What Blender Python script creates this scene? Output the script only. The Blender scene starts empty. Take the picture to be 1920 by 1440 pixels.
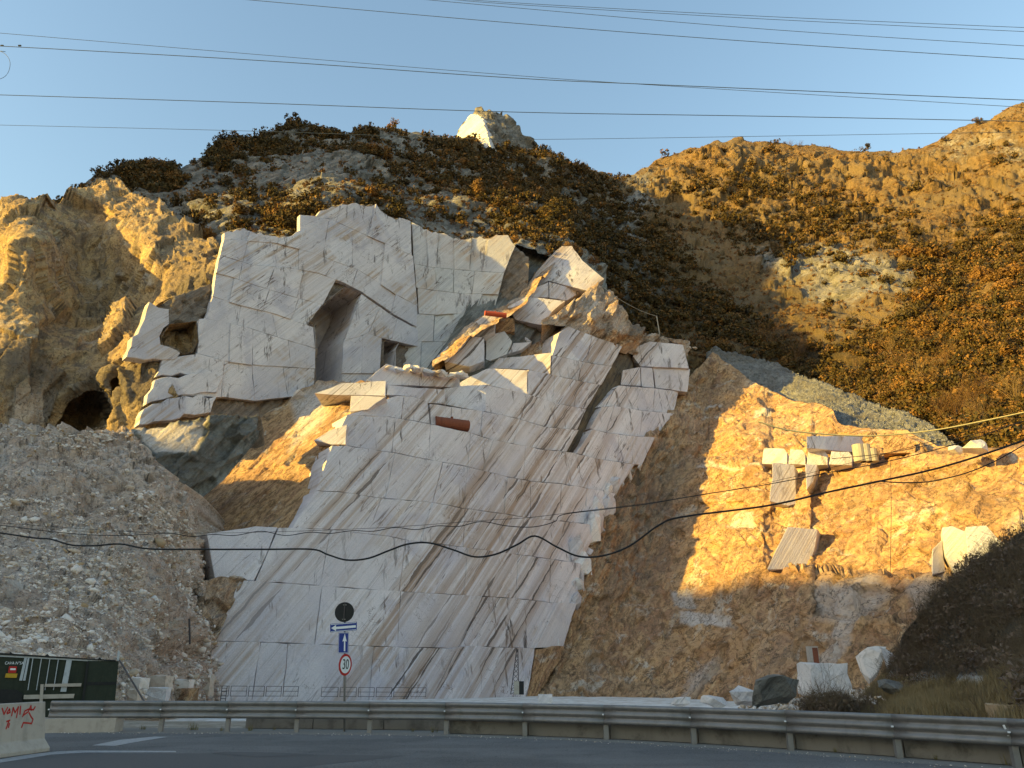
import bpy, bmesh, math, random
import numpy as np
from mathutils import Vector, Matrix

# ------------------------------------------------------------------ camera, sky, sun, exposure
SC = bpy.context.scene
COL = SC.collection
R = math.radians
PITCH = R(20.4); FPX = 1442.0; CAMZ = 1.65
SUN_AZ = R(-112.0)      # measured from +Y (view direction), negative = to the left
SUN_EL = R(12.0)

cam = bpy.data.cameras.new('camera'); camo = bpy.data.objects.new('camera', cam); COL.objects.link(camo)
cam.sensor_width = 36.0; cam.lens = 36.0*FPX/1920.0; cam.clip_start = 0.1; cam.clip_end = 6000
camo.location = (0, 0, CAMZ); camo.rotation_euler = (R(90)+PITCH, 0, 0); SC.camera = camo

world = bpy.data.worlds.new('World'); SC.world = world; world.use_nodes = True
wn = world.node_tree.nodes; wl = world.node_tree.links
sky = wn.new('ShaderNodeTexSky'); sky.sky_type = 'NISHITA'; sky.sun_disc = False
sky.sun_elevation = SUN_EL; sky.sun_rotation = SUN_AZ
sky.altitude = 300; sky.air_density = 1.6; sky.dust_density = 1.0; sky.ozone_density = 2.0
wn['Background'].inputs[1].default_value = 0.15
wl.new(sky.outputs[0], wn['Background'].inputs[0])

sl = bpy.data.lights.new('sun', 'SUN'); sl.energy = 5.0; sl.angle = R(0.55); sl.color = (1.0, 0.69, 0.13)
so = bpy.data.objects.new('sun', sl); COL.objects.link(so)
SUN = Vector((math.sin(SUN_AZ)*math.cos(SUN_EL), math.cos(SUN_AZ)*math.cos(SUN_EL), math.sin(SUN_EL)))
so.rotation_euler = SUN.to_track_quat('Z', 'Y').to_euler(); so.location = (-50, 0, 80)

SC.view_settings.view_transform = 'Standard'; SC.view_settings.look = 'None'
SC.view_settings.exposure = 1.25; SC.view_settings.gamma = 1.0
SC.cycles.max_bounces = 6; SC.cycles.diffuse_bounces = 4

# ------------------------------------------------------------------ helpers
rng = np.random.default_rng(7); random.seed(7)
CP, SP = math.cos(PITCH), math.sin(PITCH)
def ray(px, py):
    dx = (np.asarray(px, float)-960)/FPX; dy = (720-np.asarray(py, float))/FPX
    return np.stack([dx, CP-dy*SP, SP+dy*CP], -1)
def at(px, py, Y):
    r = ray(px, py); return r*(np.asarray(Y, float)/r[..., 1])[..., None] + np.array([0, 0, CAMZ])
CAM = np.array([0, 0, CAMZ])
def hit(px, py, p0, n):
    r = ray(px, py); t = np.dot(np.asarray(p0)-CAM, n)/(r@np.asarray(n)); return r*t[..., None]+CAM
def onground(px, py, z=0.0):
    r = ray(px, py); t = (z-CAMZ)/r[..., 2]; return r*t[..., None]+CAM
def pl(line, x):
    a = np.array(line, float); return np.interp(x, a[:, 0], a[:, 1])
def unit(v): v = np.asarray(v, float); return v/np.linalg.norm(v)

def _h(i, j, k, s):
    n = (i*374761393 + j*668265263 + k*2147483647 + s*1274126177) & 0xffffffff
    n = ((n ^ (n >> 13))*1274126177) & 0xffffffff
    n = ((n ^ (n >> 16))*2246822519) & 0xffffffff
    return ((n ^ (n >> 15)) & 0xffff)/65535.0
def vnoise(p, s=0):
    f = np.floor(p); i = f.astype(np.int64); u = p-f; u = u*u*u*(u*(u*6-15)+10)
    o = 0
    for a in (0, 1):
        for b in (0, 1):
            for c in (0, 1):
                w = (u[..., 0] if a else 1-u[..., 0])*(u[..., 1] if b else 1-u[..., 1])*(u[..., 2] if c else 1-u[..., 2])
                o = o+w*_h(i[..., 0]+a, i[..., 1]+b, i[..., 2]+c, s)
    return o*2-1
def fbm(p, sc, octv=4, s=0, ridged=False, g=0.5):
    p = np.asarray(p)*sc; o = 0; a = 1.0; tot = 0
    for k in range(octv):
        v = vnoise(p, s+k*17)
        if ridged: v = 1-2*np.abs(v)
        o = o+a*v; tot += a; a *= g; p = p*2.03+11.7
    return o/tot
def facet(p, sc, s=0):
    """blocky cellular noise: nearest jittered cell gives a random level and a random tilt"""
    q = np.asarray(p)*sc; f = np.floor(q).astype(np.int64)
    best = np.full(q.shape[:-1], 1e9); val = np.zeros(q.shape[:-1])
    for a in (-1, 0, 1):
        for b in (-1, 0, 1):
            for c in (-1, 0, 1):
                i = f[..., 0]+a; j = f[..., 1]+b; k = f[..., 2]+c
                cx = i+_h(i, j, k, s+1); cy = j+_h(i, j, k, s+2); cz = k+_h(i, j, k, s+3)
                d = (q[..., 0]-cx)**2+(q[..., 1]-cy)**2+(q[..., 2]-cz)**2
                m = d < best
                v = (_h(i, j, k, s+4)*2-1)+((_h(i, j, k, s+5)-.5)*(q[..., 0]-cx)+(_h(i, j, k, s+6)-.5)*(q[..., 1]-cy)+(_h(i, j, k, s+7)-.5)*(q[..., 2]-cz))*2.2
                val = np.where(m, v, val); best = np.where(m, d, best)
    return val
def tps(ctrl):
    c = np.array(ctrl, float); xy = c[:, :2]/1000.0; v = np.log(c[:, 2]); n = len(c)
    def U(r2): return np.where(r2 > 1e-12, r2*np.log(r2+1e-12), 0)
    K = U(((xy[:, None]-xy[None])**2).sum(-1))+np.eye(n)*1e-4
    Pm = np.c_[np.ones(n), xy]; A = np.zeros((n+3, n+3)); A[:n, :n] = K; A[:n, n:] = Pm; A[n:, :n] = Pm.T
    w = np.linalg.solve(A, np.r_[v, 0, 0, 0])
    def f(px, py):
        q = np.stack([np.asarray(px, float)/1000., np.asarray(py, float)/1000.], -1)
        o = w[n]+w[n+1]*q[..., 0]+w[n+2]*q[..., 1]
        for k in range(n): o = o+w[k]*U(((q-xy[k])**2).sum(-1))
        return np.exp(o)
    return f
def pmask(px, py, poly, soft=6.0):
    """1 inside the outline, falling to 0 over `soft` units outside its edge"""
    a = np.array(poly, float); b = np.roll(a, -1, 0); inside = np.zeros(np.shape(px), bool); d = np.full(np.shape(px), 1e9)
    for (x1, y1), (x2, y2) in zip(a, b):
        c = ((y1 > py) != (y2 > py)) & (px < (x2-x1)*(py-y1)/((y2-y1) if y2 != y1 else 1e-9)+x1); inside ^= c
        L = (x2-x1)**2+(y2-y1)**2+1e-9; t = np.clip(((px-x1)*(x2-x1)+(py-y1)*(y2-y1))/L, 0, 1)
        d = np.minimum(d, np.hypot(px-x1-t*(x2-x1), py-y1-t*(y2-y1)))
    sd = np.where(inside, d, -d); return np.clip(0.5+sd/soft, 0, 1)

def tag(o, label=None, cat=None, group=None, kind=None):
    if label: o['label'] = label
    if cat: o['category'] = cat
    if group: o['group'] = group
    if kind: o['kind'] = kind
    return o
def link(name, me, mat=None, parent=None):
    o = bpy.data.objects.new(name, me); COL.objects.link(o)
    if mat is not None and me is not None and len(me.materials) == 0: me.materials.append(mat)
    if parent is not None: o.parent = parent
    return o
def mesh(name, V, Fc, smooth=False):
    me = bpy.data.meshes.new(name); me.from_pydata([tuple(map(float, v)) for v in V], [], [tuple(f) for f in Fc]); me.update()
    if smooth: me.polygons.foreach_set('use_smooth', [True]*len(me.polygons))
    return me
def npmesh(name, V, Fq, smooth=False):
    """V (n,3) array, Fq (m,k) int array with k = 3 or 4"""
    me = bpy.data.meshes.new(name); k = Fq.shape[1]
    me.vertices.add(len(V)); me.vertices.foreach_set('co', np.asarray(V, np.float32).ravel())
    me.loops.add(Fq.size); me.loops.foreach_set('vertex_index', Fq.astype(np.int32).ravel())
    me.polygons.add(len(Fq)); me.polygons.foreach_set('loop_start', np.arange(0, Fq.size, k, dtype=np.int32))
    me.polygons.foreach_set('loop_total', np.full(len(Fq), k, np.int32))
    if smooth: me.polygons.foreach_set('use_smooth', np.ones(len(Fq), bool))
    me.update(calc_edges=True); me.validate(); return me
def setattr_(me, name, arr):
    a = me.attributes.new(name, 'FLOAT', 'POINT'); a.data.foreach_set('value', np.asarray(arr, np.float32).ravel())
def empty(name, loc=(0, 0, 0), rz=0):
    o = bpy.data.objects.new(name, None); COL.objects.link(o); o.location = loc; o.rotation_euler = (0, 0, rz); return o
class MB:
    def __init__(s): s.v = []; s.f = []
    def add(s, V, Fc):
        b = len(s.v); s.v += [tuple(map(float, v)) for v in V]; s.f += [tuple(i+b for i in f) for f in Fc]; return s
    def box(s, a, b):
        (x0, y0, z0), (x1, y1, z1) = a, b
        return s.add([(x0, y0, z0), (x1, y0, z0), (x1, y1, z0), (x0, y1, z0), (x0, y0, z1), (x1, y0, z1), (x1, y1, z1), (x0, y1, z1)],
                     [(0, 3, 2, 1), (4, 5, 6, 7), (0, 1, 5, 4), (1, 2, 6, 5), (2, 3, 7, 6), (3, 0, 4, 7)])
    def tube(s, pts, r, n=6, r2=None):
        pts = [Vector(p) for p in pts]; m = len(pts); rings = []
        for i, p in enumerate(pts):
            d = (pts[min(i+1, m-1)]-pts[max(i-1, 0)]).normalized()
            u = d.cross(Vector((0, 0, 1)) if abs(d.z) < .95 else Vector((1, 0, 0))).normalized(); w = d.cross(u)
            rr = r if r2 is None else r+(r2-r)*i/max(1, m-1)
            rings.append([p+(u*math.cos(2*math.pi*k/n)+w*math.sin(2*math.pi*k/n))*rr for k in range(n)])
        V = [q for rg in rings for q in rg]
        Fc = [(i*n+k, i*n+(k+1) % n, (i+1)*n+(k+1) % n, (i+1)*n+k) for i in range(m-1) for k in range(n)]
        Fc += [tuple(range(n-1, -1, -1)), tuple((m-1)*n+k for k in range(n))]
        return s.add(V, Fc)
    def prism(s, poly, d):
        """poly: list of 3D points of one flat outline; d: extrusion vector"""
        n = len(poly); d = np.asarray(d, float); V = [np.asarray(p, float) for p in poly]; V = V+[p+d for p in V]
        return s.add(V, [tuple(range(n)), tuple(range(2*n-1, n-1, -1))]+[(i, i+n, (i+1) % n+n, (i+1) % n) for i in range(n)])
    def build(s, name, mat, parent=None, smooth=False):
        me = mesh(name, s.v, s.f, smooth); bm = bmesh.new(); bm.from_mesh(me); bmesh.ops.recalc_face_normals(bm, faces=bm.faces); bm.to_mesh(me); bm.free()
        return link(name, me, mat, parent)

# ------------------------------------------------------------------ material kit
class NT:
    def __init__(s, name):
        s.m = bpy.data.materials.new(name); s.m.use_nodes = True; s.t = s.m.node_tree; s.n = s.t.nodes; s.b = s.n['Principled BSDF']
        s.b.inputs['Specular IOR Level'].default_value = 0.25
        s.geo = s.n.new('ShaderNodeNewGeometry'); s.pos = s.geo.outputs['Position']
    def L(s, a, b):
        if hasattr(a, 'is_output') or isinstance(a, bpy.types.NodeSocket): s.t.links.new(a, b)
        else: b.default_value = a
    def noise(s, vec, scale=1, detail=4, rough=.55, dist=0.0, out=0):
        n = s.n.new('ShaderNodeTexNoise'); s.L(vec, n.inputs['Vector']); n.inputs['Scale'].default_value = scale
        n.inputs['Detail'].default_value = detail; n.inputs['Roughness'].default_value = rough; n.inputs['Distortion'].default_value = dist
        return n.outputs[out]
    def vor(s, vec, scale=1, feat='F1', out='Distance'):
        n = s.n.new('ShaderNodeTexVoronoi'); n.feature = feat; s.L(vec, n.inputs['Vector']); n.inputs['Scale'].default_value = scale; return n.outputs[out]
    def math(s, op, a, b=0.0, clamp=False):
        n = s.n.new('ShaderNodeMath'); n.operation = op; n.use_clamp = clamp; s.L(a, n.inputs[0]); s.L(b, n.inputs[1]); return n.outputs[0]
    def dot(s, v, c):
        n = s.n.new('ShaderNodeVectorMath'); n.operation = 'DOT_PRODUCT'; s.L(v, n.inputs[0]); n.inputs[1].default_value = tuple(c); return n.outputs['Value']
    def mulv(s, v, c):
        n = s.n.new('ShaderNodeVectorMath'); n.operation = 'MULTIPLY'; s.L(v, n.inputs[0]); n.inputs[1].default_value = tuple(c); return n.outputs[0]
    def comb(s, x, y, z):
        n = s.n.new('ShaderNodeCombineXYZ')
        for i, q in enumerate((x, y, z)): s.L(q, n.inputs[i])
        return n.outputs[0]
    def ramp(s, fac, lo, hi, smooth=True):
        n = s.n.new('ShaderNodeMapRange'); n.interpolation_type = 'SMOOTHSTEP' if smooth else 'LINEAR'
        s.L(fac, n.inputs[0]); n.inputs[1].default_value = lo; n.inputs[2].default_value = hi; return n.outputs[0]
    def mix(s, fac, a, b, mode='MIX'):
        n = s.n.new('ShaderNodeMix'); n.data_type = 'RGBA'; n.blend_type = mode; s.L(fac, n.inputs[0])
        for v, i in ((a, 6), (b, 7)): s.L((*v, 1) if isinstance(v, tuple) and len(v) == 3 else v, n.inputs[i])
        return n.outputs[2]
    def attr(s, name):
        n = s.n.new('ShaderNodeAttribute'); n.attribute_name = name; return n.outputs['Fac']
    def rnd(s): return s.n.new('ShaderNodeObjectInfo').outputs['Random']
    def bump(s, h, strength=.4, dist=.1):
        n = s.n.new('ShaderNodeBump'); n.inputs['Strength'].default_value = strength; n.inputs['Distance'].default_value = dist
        s.L(h, n.inputs['Height']); s.L(n.outputs[0], s.b.inputs['Normal'])
    def done(s, col, rough=.8, metal=0.0):
        s.L((*col, 1) if isinstance(col, tuple) and len(col) == 3 else col, s.b.inputs['Base Color'])
        s.L(rough, s.b.inputs['Roughness']); s.b.inputs['Metallic'].default_value = metal; return s.m

# ------------------------------------------------------------------ geology: the planes everything is cut along
AL = R(36)                                     # strike of the quarry front
D_ST = np.array([math.cos(AL), math.sin(AL), 0])
B0 = at(390, 1310, 93)
def facen(yaw, lean):                          # yaw 0 faces the road, + turns to the right; lean = degrees from horizontal
    y, l = R(yaw), R(lean); return np.array([math.sin(y)*math.sin(l), -math.cos(y)*math.sin(l), math.cos(l)])
N_AVG = facen(36, 70)
WA, WB, WC = at(1010, 1305, 119.5), at(1280, 740, 178), at(1900, 900, 80)
N_WALL = unit(np.cross(WB-WA, WC-WA)); N_WALL = N_WALL if N_WALL[2] > 0 else -N_WALL
TR = unit(hit(1010, 740, B0, N_AVG)-hit(650, 1310, B0, N_AVG))       # trace of the bedding on the quarry front
N_BED = unit(N_WALL-TR*np.dot(N_WALL, TR)); BED3 = np.cross(N_BED, TR)

def bedvec(k, across, along):
    b = k.dot(k.pos, N_BED); a = k.dot(k.pos, TR); c = k.dot(k.pos, BED3)
    return b, k.comb(k.math('MULTIPLY', b, across), k.math('MULTIPLY', a, along), k.math('MULTIPLY', c, along))

SEAMS = []
for x, y, w in ((835, 990, .55), (925, 1085, .5), (1062, 760, .3), (560, 1060, .45), (455, 1140, .25), (690, 1240, .3), (985, 860, .35), (1130, 770, .35), (1180, 720, .3), (770, 1290, .25)):
    SEAMS.append((float(np.dot(hit(x, y, B0, N_AVG), N_BED)), w))
def marble(name, light, mid, tan_amt=.5, drip=.5, seams=True, cool=.3, veinscale=1.0, dlo=.60, crack=1.0):
    k = NT(name)
    b, v1 = bedvec(k, 1.5*veinscale, .018); _, v2 = bedvec(k, .22*veinscale, .012); _, v3 = bedvec(k, 5.5, .07); _, v4 = bedvec(k, .5, .03)
    s1 = k.noise(v1, 1, 5, .62, .08); s2 = k.noise(v2, 1, 4, .55, .25); s3 = k.noise(v3, 1, 4, .62, .05)
    blot = k.noise(k.pos, .11, 5, .62, .6)
    col = k.mix(k.ramp(s2, .38, .62), light, mid)
    col = k.mix(k.math('MULTIPLY', k.ramp(blot, .49, .64), .75), col, (mid[0]*.80, mid[1]*.82, mid[2]*.90))
    col = k.mix(k.math('MULTIPLY', k.ramp(s1, .52, .68), .4), col, tuple(c*.72 for c in mid))
    col = k.mix(k.math('MULTIPLY', k.ramp(s3, .53, .68), .45), col, tuple(c*.55 for c in mid))
    col = k.mix(k.math('MULTIPLY', k.ramp(s3, .44, .32), .5), col, (.78, .73, .70))
    # iron-tan staining along the beds, in patches
    patch = k.ramp(k.noise(k.pos, .07, 4, .6, .5), .47, .60)
    tn = k.math('MULTIPLY', k.math('MULTIPLY', k.ramp(k.noise(v1, 1.2, 5, .65, .1), .46, .6), patch), tan_amt)
    col = k.mix(tn, col, (.40, .27, .16))
    # cracks: straight ones along the beds, crooked ones across them
    cr = k.math('ABSOLUTE', k.math('SUBTRACT', k.noise(k.pos, .28, 4, .6, .3), .5))
    crm = k.math('MULTIPLY', k.ramp(cr, .0055, .0), k.ramp(k.noise(k.pos, .19, 2), .46, .56))
    vc = k.math('ABSOLUTE', k.math('SUBTRACT', k.noise(v4, 1, 3, .55, .05), .5))
    crm = k.math('MAXIMUM', crm, k.math('MULTIPLY', k.ramp(vc, .011, .0), k.ramp(k.noise(k.pos, .15, 3, .6), .44, .56)))
    col = k.mix(k.math('MULTIPLY', crm, .8*crack), col, (.095, .06, .045))
    pits = k.noise(k.pos, 1.6, 3, .6); col = k.mix(k.math('MULTIPLY', k.ramp(pits, .70, .76), .7), col, (.10, .085, .08))
    # dark lichen runs that hang down the sawn faces
    dr = k.noise(k.mulv(k.pos, (.75, .75, .022)), 1, 4, .65, .12)
    dm = k.math('MULTIPLY', k.ramp(dr, dlo, dlo+.055), k.ramp(k.noise(k.pos, .08, 3, .6), .45, .58))
    df = k.noise(k.mulv(k.pos, (3.6, 3.6, .09)), 1, 3, .6)
    dm = k.math('MULTIPLY', k.math('MULTIPLY', dm, k.ramp(df, .36, .55)), drip)
    col = k.mix(dm, col, (.05, .04, .035))
    if seams:
        wob = k.math('MULTIPLY', k.math('SUBTRACT', k.noise(k.pos, .12, 4, .6), .5), 1.5)
        bb = k.math('ADD', b, wob); wn_ = k.noise(k.pos, .1, 3, .6)
        for d0, w in SEAMS:
            dist = k.math('ABSOLUTE', k.math('SUBTRACT', bb, d0))
            ww = k.math('MULTIPLY', k.ramp(wn_, .40, .62), w)
            core = k.math('LESS_THAN', dist, k.math('MULTIPLY', ww, .55))
            halo = k.math('MULTIPLY', k.math('SUBTRACT', 1.0, k.math('DIVIDE', dist, w*6), True), k.ramp(s1, .40, .60))
            col = k.mix(k.math('MULTIPLY', halo, .7), col, (.33, .205, .12)); col = k.mix(k.math('MULTIPLY', core, .9), col, (.06, .04, .03))
    rr = k.rnd(); col = k.mix(k.math('MULTIPLY', rr, .28), col, (.66, .52, .44)); col = k.mix(k.math('MULTIPLY', k.ramp(rr, .6, 1), cool), col, (.50, .50, .56))
    gr = k.noise(k.pos, 6, 4, .72); col = k.mix(k.math('MULTIPLY', k.ramp(gr, .4, .7), .3), col, tuple(c*.5 for c in mid))
    k.bump(k.math('ADD', k.math('MULTIPLY', s3, .8), k.math('ADD', k.math('MULTIPLY', gr, .5), k.math('MULTIPLY', s1, .8))), .6, .3)
    return k.done(col, .75)
M_MARB = marble('marble', (.74, .69, .70), (.62, .57, .595), .6, .95, cool=.2, dlo=.575)
M_COOL = marble('marble_cool', (.70, .65, .65), (.53, .495, .52), .8, .95, seams=False, cool=.3, veinscale=.7, dlo=.57, crack=1.2)
M_STREAK = marble('marble_streaked', (.64, .61, .58), (.48, .465, .46), .8, 1.0, seams=False, cool=.3, veinscale=.7, dlo=.52, crack=1.2)
M_WHITE = marble('marble_fresh', (.80, .75, .72), (.68, .64, .62), .15, .1, seams=False, cool=.2)

def rock(name, cols, bedded=1.0, dark=.5, scale=1.0, white=.0, drip=0.0, fleck=0.0):
    """natural crust: three earth tones picked by noise along the beds, dark cracks, optional pale marble patches"""
    k = NT(name); b, v1 = bedvec(k, .9*scale, .12); p = k.pos
    n1 = k.noise(v1 if bedded > .5 else p, 1 if bedded > .5 else .35*scale, 6, .65, .5); n2 = k.noise(p, .13*scale, 5, .62, .4); n3 = k.noise(p, 2.4*scale, 5, .7)
    col = k.mix(k.ramp(n2, .36, .64), cols[0], cols[1]); col = k.mix(k.ramp(n1, .44, .66), col, cols[2])
    if white: col = k.mix(k.math('MULTIPLY', k.ramp(k.noise(p, .22*scale, 6, .68, .9), .55, .66), white), col, (.60, .56, .50))
    if drip:
        d = k.noise(k.mulv(p, (.5, .5, .05)), 1, 4, .6, .2); col = k.mix(k.math('MULTIPLY', k.ramp(d, .5, .64), drip), col, (.07, .062, .06))
    if fleck:
        _, vf = bedvec(k, 2.2, .75); fl = k.noise(vf, 1, 4, .68, .5); _, vg = bedvec(k, .55, .12); fg = k.noise(vg, 1, 4, .65, .3)
        col = k.mix(k.math('MULTIPLY', k.ramp(fl, .49, .60), fleck), col, (.19, .105, .05)); col = k.mix(k.math('MULTIPLY', k.ramp(fl, .42, .30), fleck*.6), col, (.70, .52, .28)); col = k.mix(k.math('MULTIPLY', k.ramp(fg, .54, .64), fleck*.7), col, (.24, .15, .085))
    at1 = k.attr('pale'); col = k.mix(at1, col, k.mix(k.ramp(n1, .4, .65), (.60, .52, .47), (.44, .36, .30)))
    at2 = k.attr('dirt_shade'); col = k.mix(at2, col, k.mix(k.ramp(n2, .4, .6), (.12, .10, .085), (.17, .135, .10)))
    col = k.mix(k.math('MULTIPLY', k.ramp(n3, .5, .72), dark), col, tuple(c*.32 for c in cols[0]))
    col = k.mix(k.math('MULTIPLY', k.ramp(n3, .42, .25), .4), col, tuple(min(1, c*1.5) for c in cols[1]))
    cr = k.math('ABSOLUTE', k.math('SUBTRACT', k.noise(v1 if bedded > .5 else p, 1.3 if bedded > .5 else .5, 5, .65, .8), .5))
    col = k.mix(k.math('MULTIPLY', k.ramp(cr, .018, 0), dark), col, (.045, .033, .025))
    k.bump(k.math('ADD', n3, k.math('MULTIPLY', n1, 1.5)), .9, .35)
    return k.done(col, .9)
M_CRUST = rock('ochre_crust', ((.47, .275, .14), (.56, .345, .175), (.34, .185, .105)), 1, .75, 1.0, .6, 0, .75)
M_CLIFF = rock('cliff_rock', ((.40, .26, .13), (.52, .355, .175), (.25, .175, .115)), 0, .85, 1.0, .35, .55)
M_DARKBED = rock('weathered_bed', ((.17, .165, .15), (.25, .24, .215), (.10, .095, .085)), 1, .5, 1.3, .15)
M_CORE = rock('seam_rock', ((.16, .115, .075), (.22, .15, .085), (.09, .065, .05)), 1, .6, 1.5)
M_RUB = rock('rubble_soil', ((.50, .36, .27), (.58, .435, .34), (.37, .255, .185)), 0, .7, 1.5, .5)
M_SCREE = rock('grey_scree', ((.20, .19, .175), (.28, .265, .245), (.12, .115, .105)), 0, .6, 3.0, .2)

def hillmat():
    k = NT('hill_ground'); p = k.pos; b, v1 = bedvec(k, .45, .10)
    n1 = k.noise(v1, 1, 6, .66, .4); n2 = k.noise(p, .03, 5, .6); n3 = k.noise(p, .55, 6, .72); n4 = k.noise(p, 2.2, 4, .7)
    rockc = k.mix(k.ramp(n1, .38, .64), (.34, .305, .265), (.16, .145, .125)); rockc = k.mix(k.ramp(n3, .5, .66), rockc, (.10, .09, .07))
    grass = k.mix(k.ramp(n3, .36, .62), (.29, .175, .07), (.11, .07, .032)); grass = k.mix(k.ramp(n2, .42, .6), grass, (.22, .15, .075))
    g = k.attr('grass'); gm = k.ramp(k.math('ADD', k.math('MULTIPLY', n3, .6), k.math('SUBTRACT', g, .5)), .02, .32)
    col = k.mix(gm, rockc, grass); col = k.mix(k.attr('dirt_shade'), col, (.045, .040, .03))
    col = k.mix(k.attr('pale'), col, (.72, .68, .62))
    k.bump(k.math('ADD', n3, k.math('ADD', n1, k.math('MULTIPLY', n4, .5))), 1.0, .9); return k.done(col, .95)
M_HILL = hillmat()

def leafmat(name, a, b, c):
    k = NT(name); r = k.attr('rnd'); o = k.rnd(); t = k.math('FRACT', k.math('ADD', r, k.math('MULTIPLY', o, .73)))
    col = k.mix(t, a, b); col = k.mix(k.ramp(o, .5, .85), col, c); col = k.mix(k.ramp(t, .78, .95), col, c)
    k.b.inputs['Subsurface Weight'].default_value = 0
    return k.done(col, .75)
M_LEAF = leafmat('evergreen_leaf', (.022, .021, .008), (.10, .066, .017), (.20, .10, .026))
M_DRY = leafmat('russet_twig', (.13, .065, .025), (.23, .12, .045), (.20, .13, .06))
M_BARE = leafmat('bare_twig', (.11, .075, .055), (.17, .115, .08), (.13, .09, .05))
M_GRASS = leafmat('verge_grass', (.11, .10, .03), (.20, .155, .06), (.24, .17, .085))
def plain(name, col, rough=.7, metal=0, var=.35, sc=6.0, dirt_shade=(.08, .07, .06)):
    k = NT(name); n = k.noise(k.pos, sc, 5, .68, .3); n2 = k.noise(k.mulv(k.pos, (1, 1, .12)), sc*.6, 4, .6)
    c = k.mix(k.math('MULTIPLY', k.ramp(n, .45, .75), var), col, dirt_shade); c = k.mix(k.math('MULTIPLY', k.ramp(n2, .52, .7), var), c, tuple(q*.55 for q in col))
    k.bump(n, .2, .02); return k.done(c, rough, metal)
M_ASPH = None
def asphalt():
    k = NT('asphalt'); p = k.pos; g = k.noise(p, 24, 3, .8); n = k.noise(p, .35, 5, .6); m = k.noise(k.mulv(p, (.12, .8, 1)), 1, 4, .6)
    v = k.vor(p, 17); col = k.mix(k.ramp(n, .38, .62), (.115, .110, .108), (.165, .158, .154)); col = k.mix(k.ramp(m, .5, .62), col, (.135, .128, .124))
    col = k.mix(k.math('MULTIPLY', k.ramp(v, .22, .08), .8), col, (.30, .30, .30)); col = k.mix(k.math('MULTIPLY', k.ramp(g, .5, .72), .6), col, (.045, .045, .05))
    cr = k.math('ABSOLUTE', k.math('SUBTRACT', k.noise(p, .6, 5, .6, 1.2), .5)); col = k.mix(k.math('MULTIPLY', k.ramp(cr, .004, 0), .7), col, (.03, .03, .03))
    k.bump(k.math('ADD', g, v), .9, .03); return k.done(col, .85)
M_ASPH = asphalt()
M_PATCH = plain('asphalt_patch', (.098, .093, .092), .85, 0, .35, 20)
M_PAINT = plain('worn_road_paint', (.34, .33, .33), .7, 0, .6, 9, (.10, .10, .11))
M_CONC = plain('stained_concrete', (.18, .16, .135), .9, 0, .8, 2.2, (.05, .045, .036))
M_CONC2 = plain('barrier_concrete', (.40, .345, .295), .9, 0, .4, 5, (.2, .165, .13))
M_GALV = plain('galvanised_steel', (.215, .205, .20), .5, .35, .45, 3, (.10, .095, .075))
M_GRAV = plain('verge_gravel', (.20, .185, .165), .95, 0, .8, 22, (.11, .10, .085))
def yardmat():
    k = NT('yard_ground'); p = k.pos; n = k.noise(p, .8, 5, .65); n2 = k.noise(p, 6, 4, .7); y = k.dot(p, (0, 1, 0))
    dust = k.mix(k.ramp(n, .4, .65), (.70, .67, .63), (.50, .44, .38)); dirt_shade = k.mix(k.ramp(n, .4, .62), (.22, .185, .14), (.33, .29, .24)); dirt_shade = k.mix(k.ramp(n2, .5, .7), dirt_shade, (.10, .085, .06))
    f = k.ramp(k.math('ADD', y, k.math('MULTIPLY', n, 14.0)), 44, 62); k.bump(n2, .6, .05); return k.done(k.mix(f, dirt_shade, dust), .95)
M_YARD = yardmat()
M_BLACK = plain('black_cable', (.012, .012, .014), .5, 0, .1)
M_WIRE = plain('power_wire', (.05, .07, .11), .5, 0, .1)
M_YCAB = plain('pale_cable', (.62, .50, .22), .6, 0, .1)
M_RUST = plain('rusty_iron', (.20, .065, .035), .8, 0, .55, 2.5, (.07, .03, .02))
M_REDP = plain('red_paint', (.40, .07, .03), .7, 0, .4, 2.0)
M_IRON = plain('dark_iron', (.07, .06, .06), .7, .2, .3)
M_SIGNB = plain('sign_blue', (.012, .035, .22), .45, 0, .12, 8)
M_SIGNW = plain('sign_white', (.72, .73, .74), .5, 0, .15, 8, (.4, .4, .4))
M_SIGNR = plain('sign_red', (.42, .018, .016), .5, 0, .15, 8)
M_SIGNK = plain('sign_back_black', (.010, .011, .013), .5, 0, .1)
M_SIGNY = plain('sign_yellow', (.45, .27, .02), .6, 0, .3)
M_NET = plain('green_shade_net', (.028, .034, .024), .9, 0, .5, 7, (.05, .05, .035))
M_GATEW = plain('pale_gate_steel', (.40, .42, .45), .6, .1, .3)
M_PIPE = plain('pipe_concrete', (.40, .36, .30), .9, 0, .4, 1.2)

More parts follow.
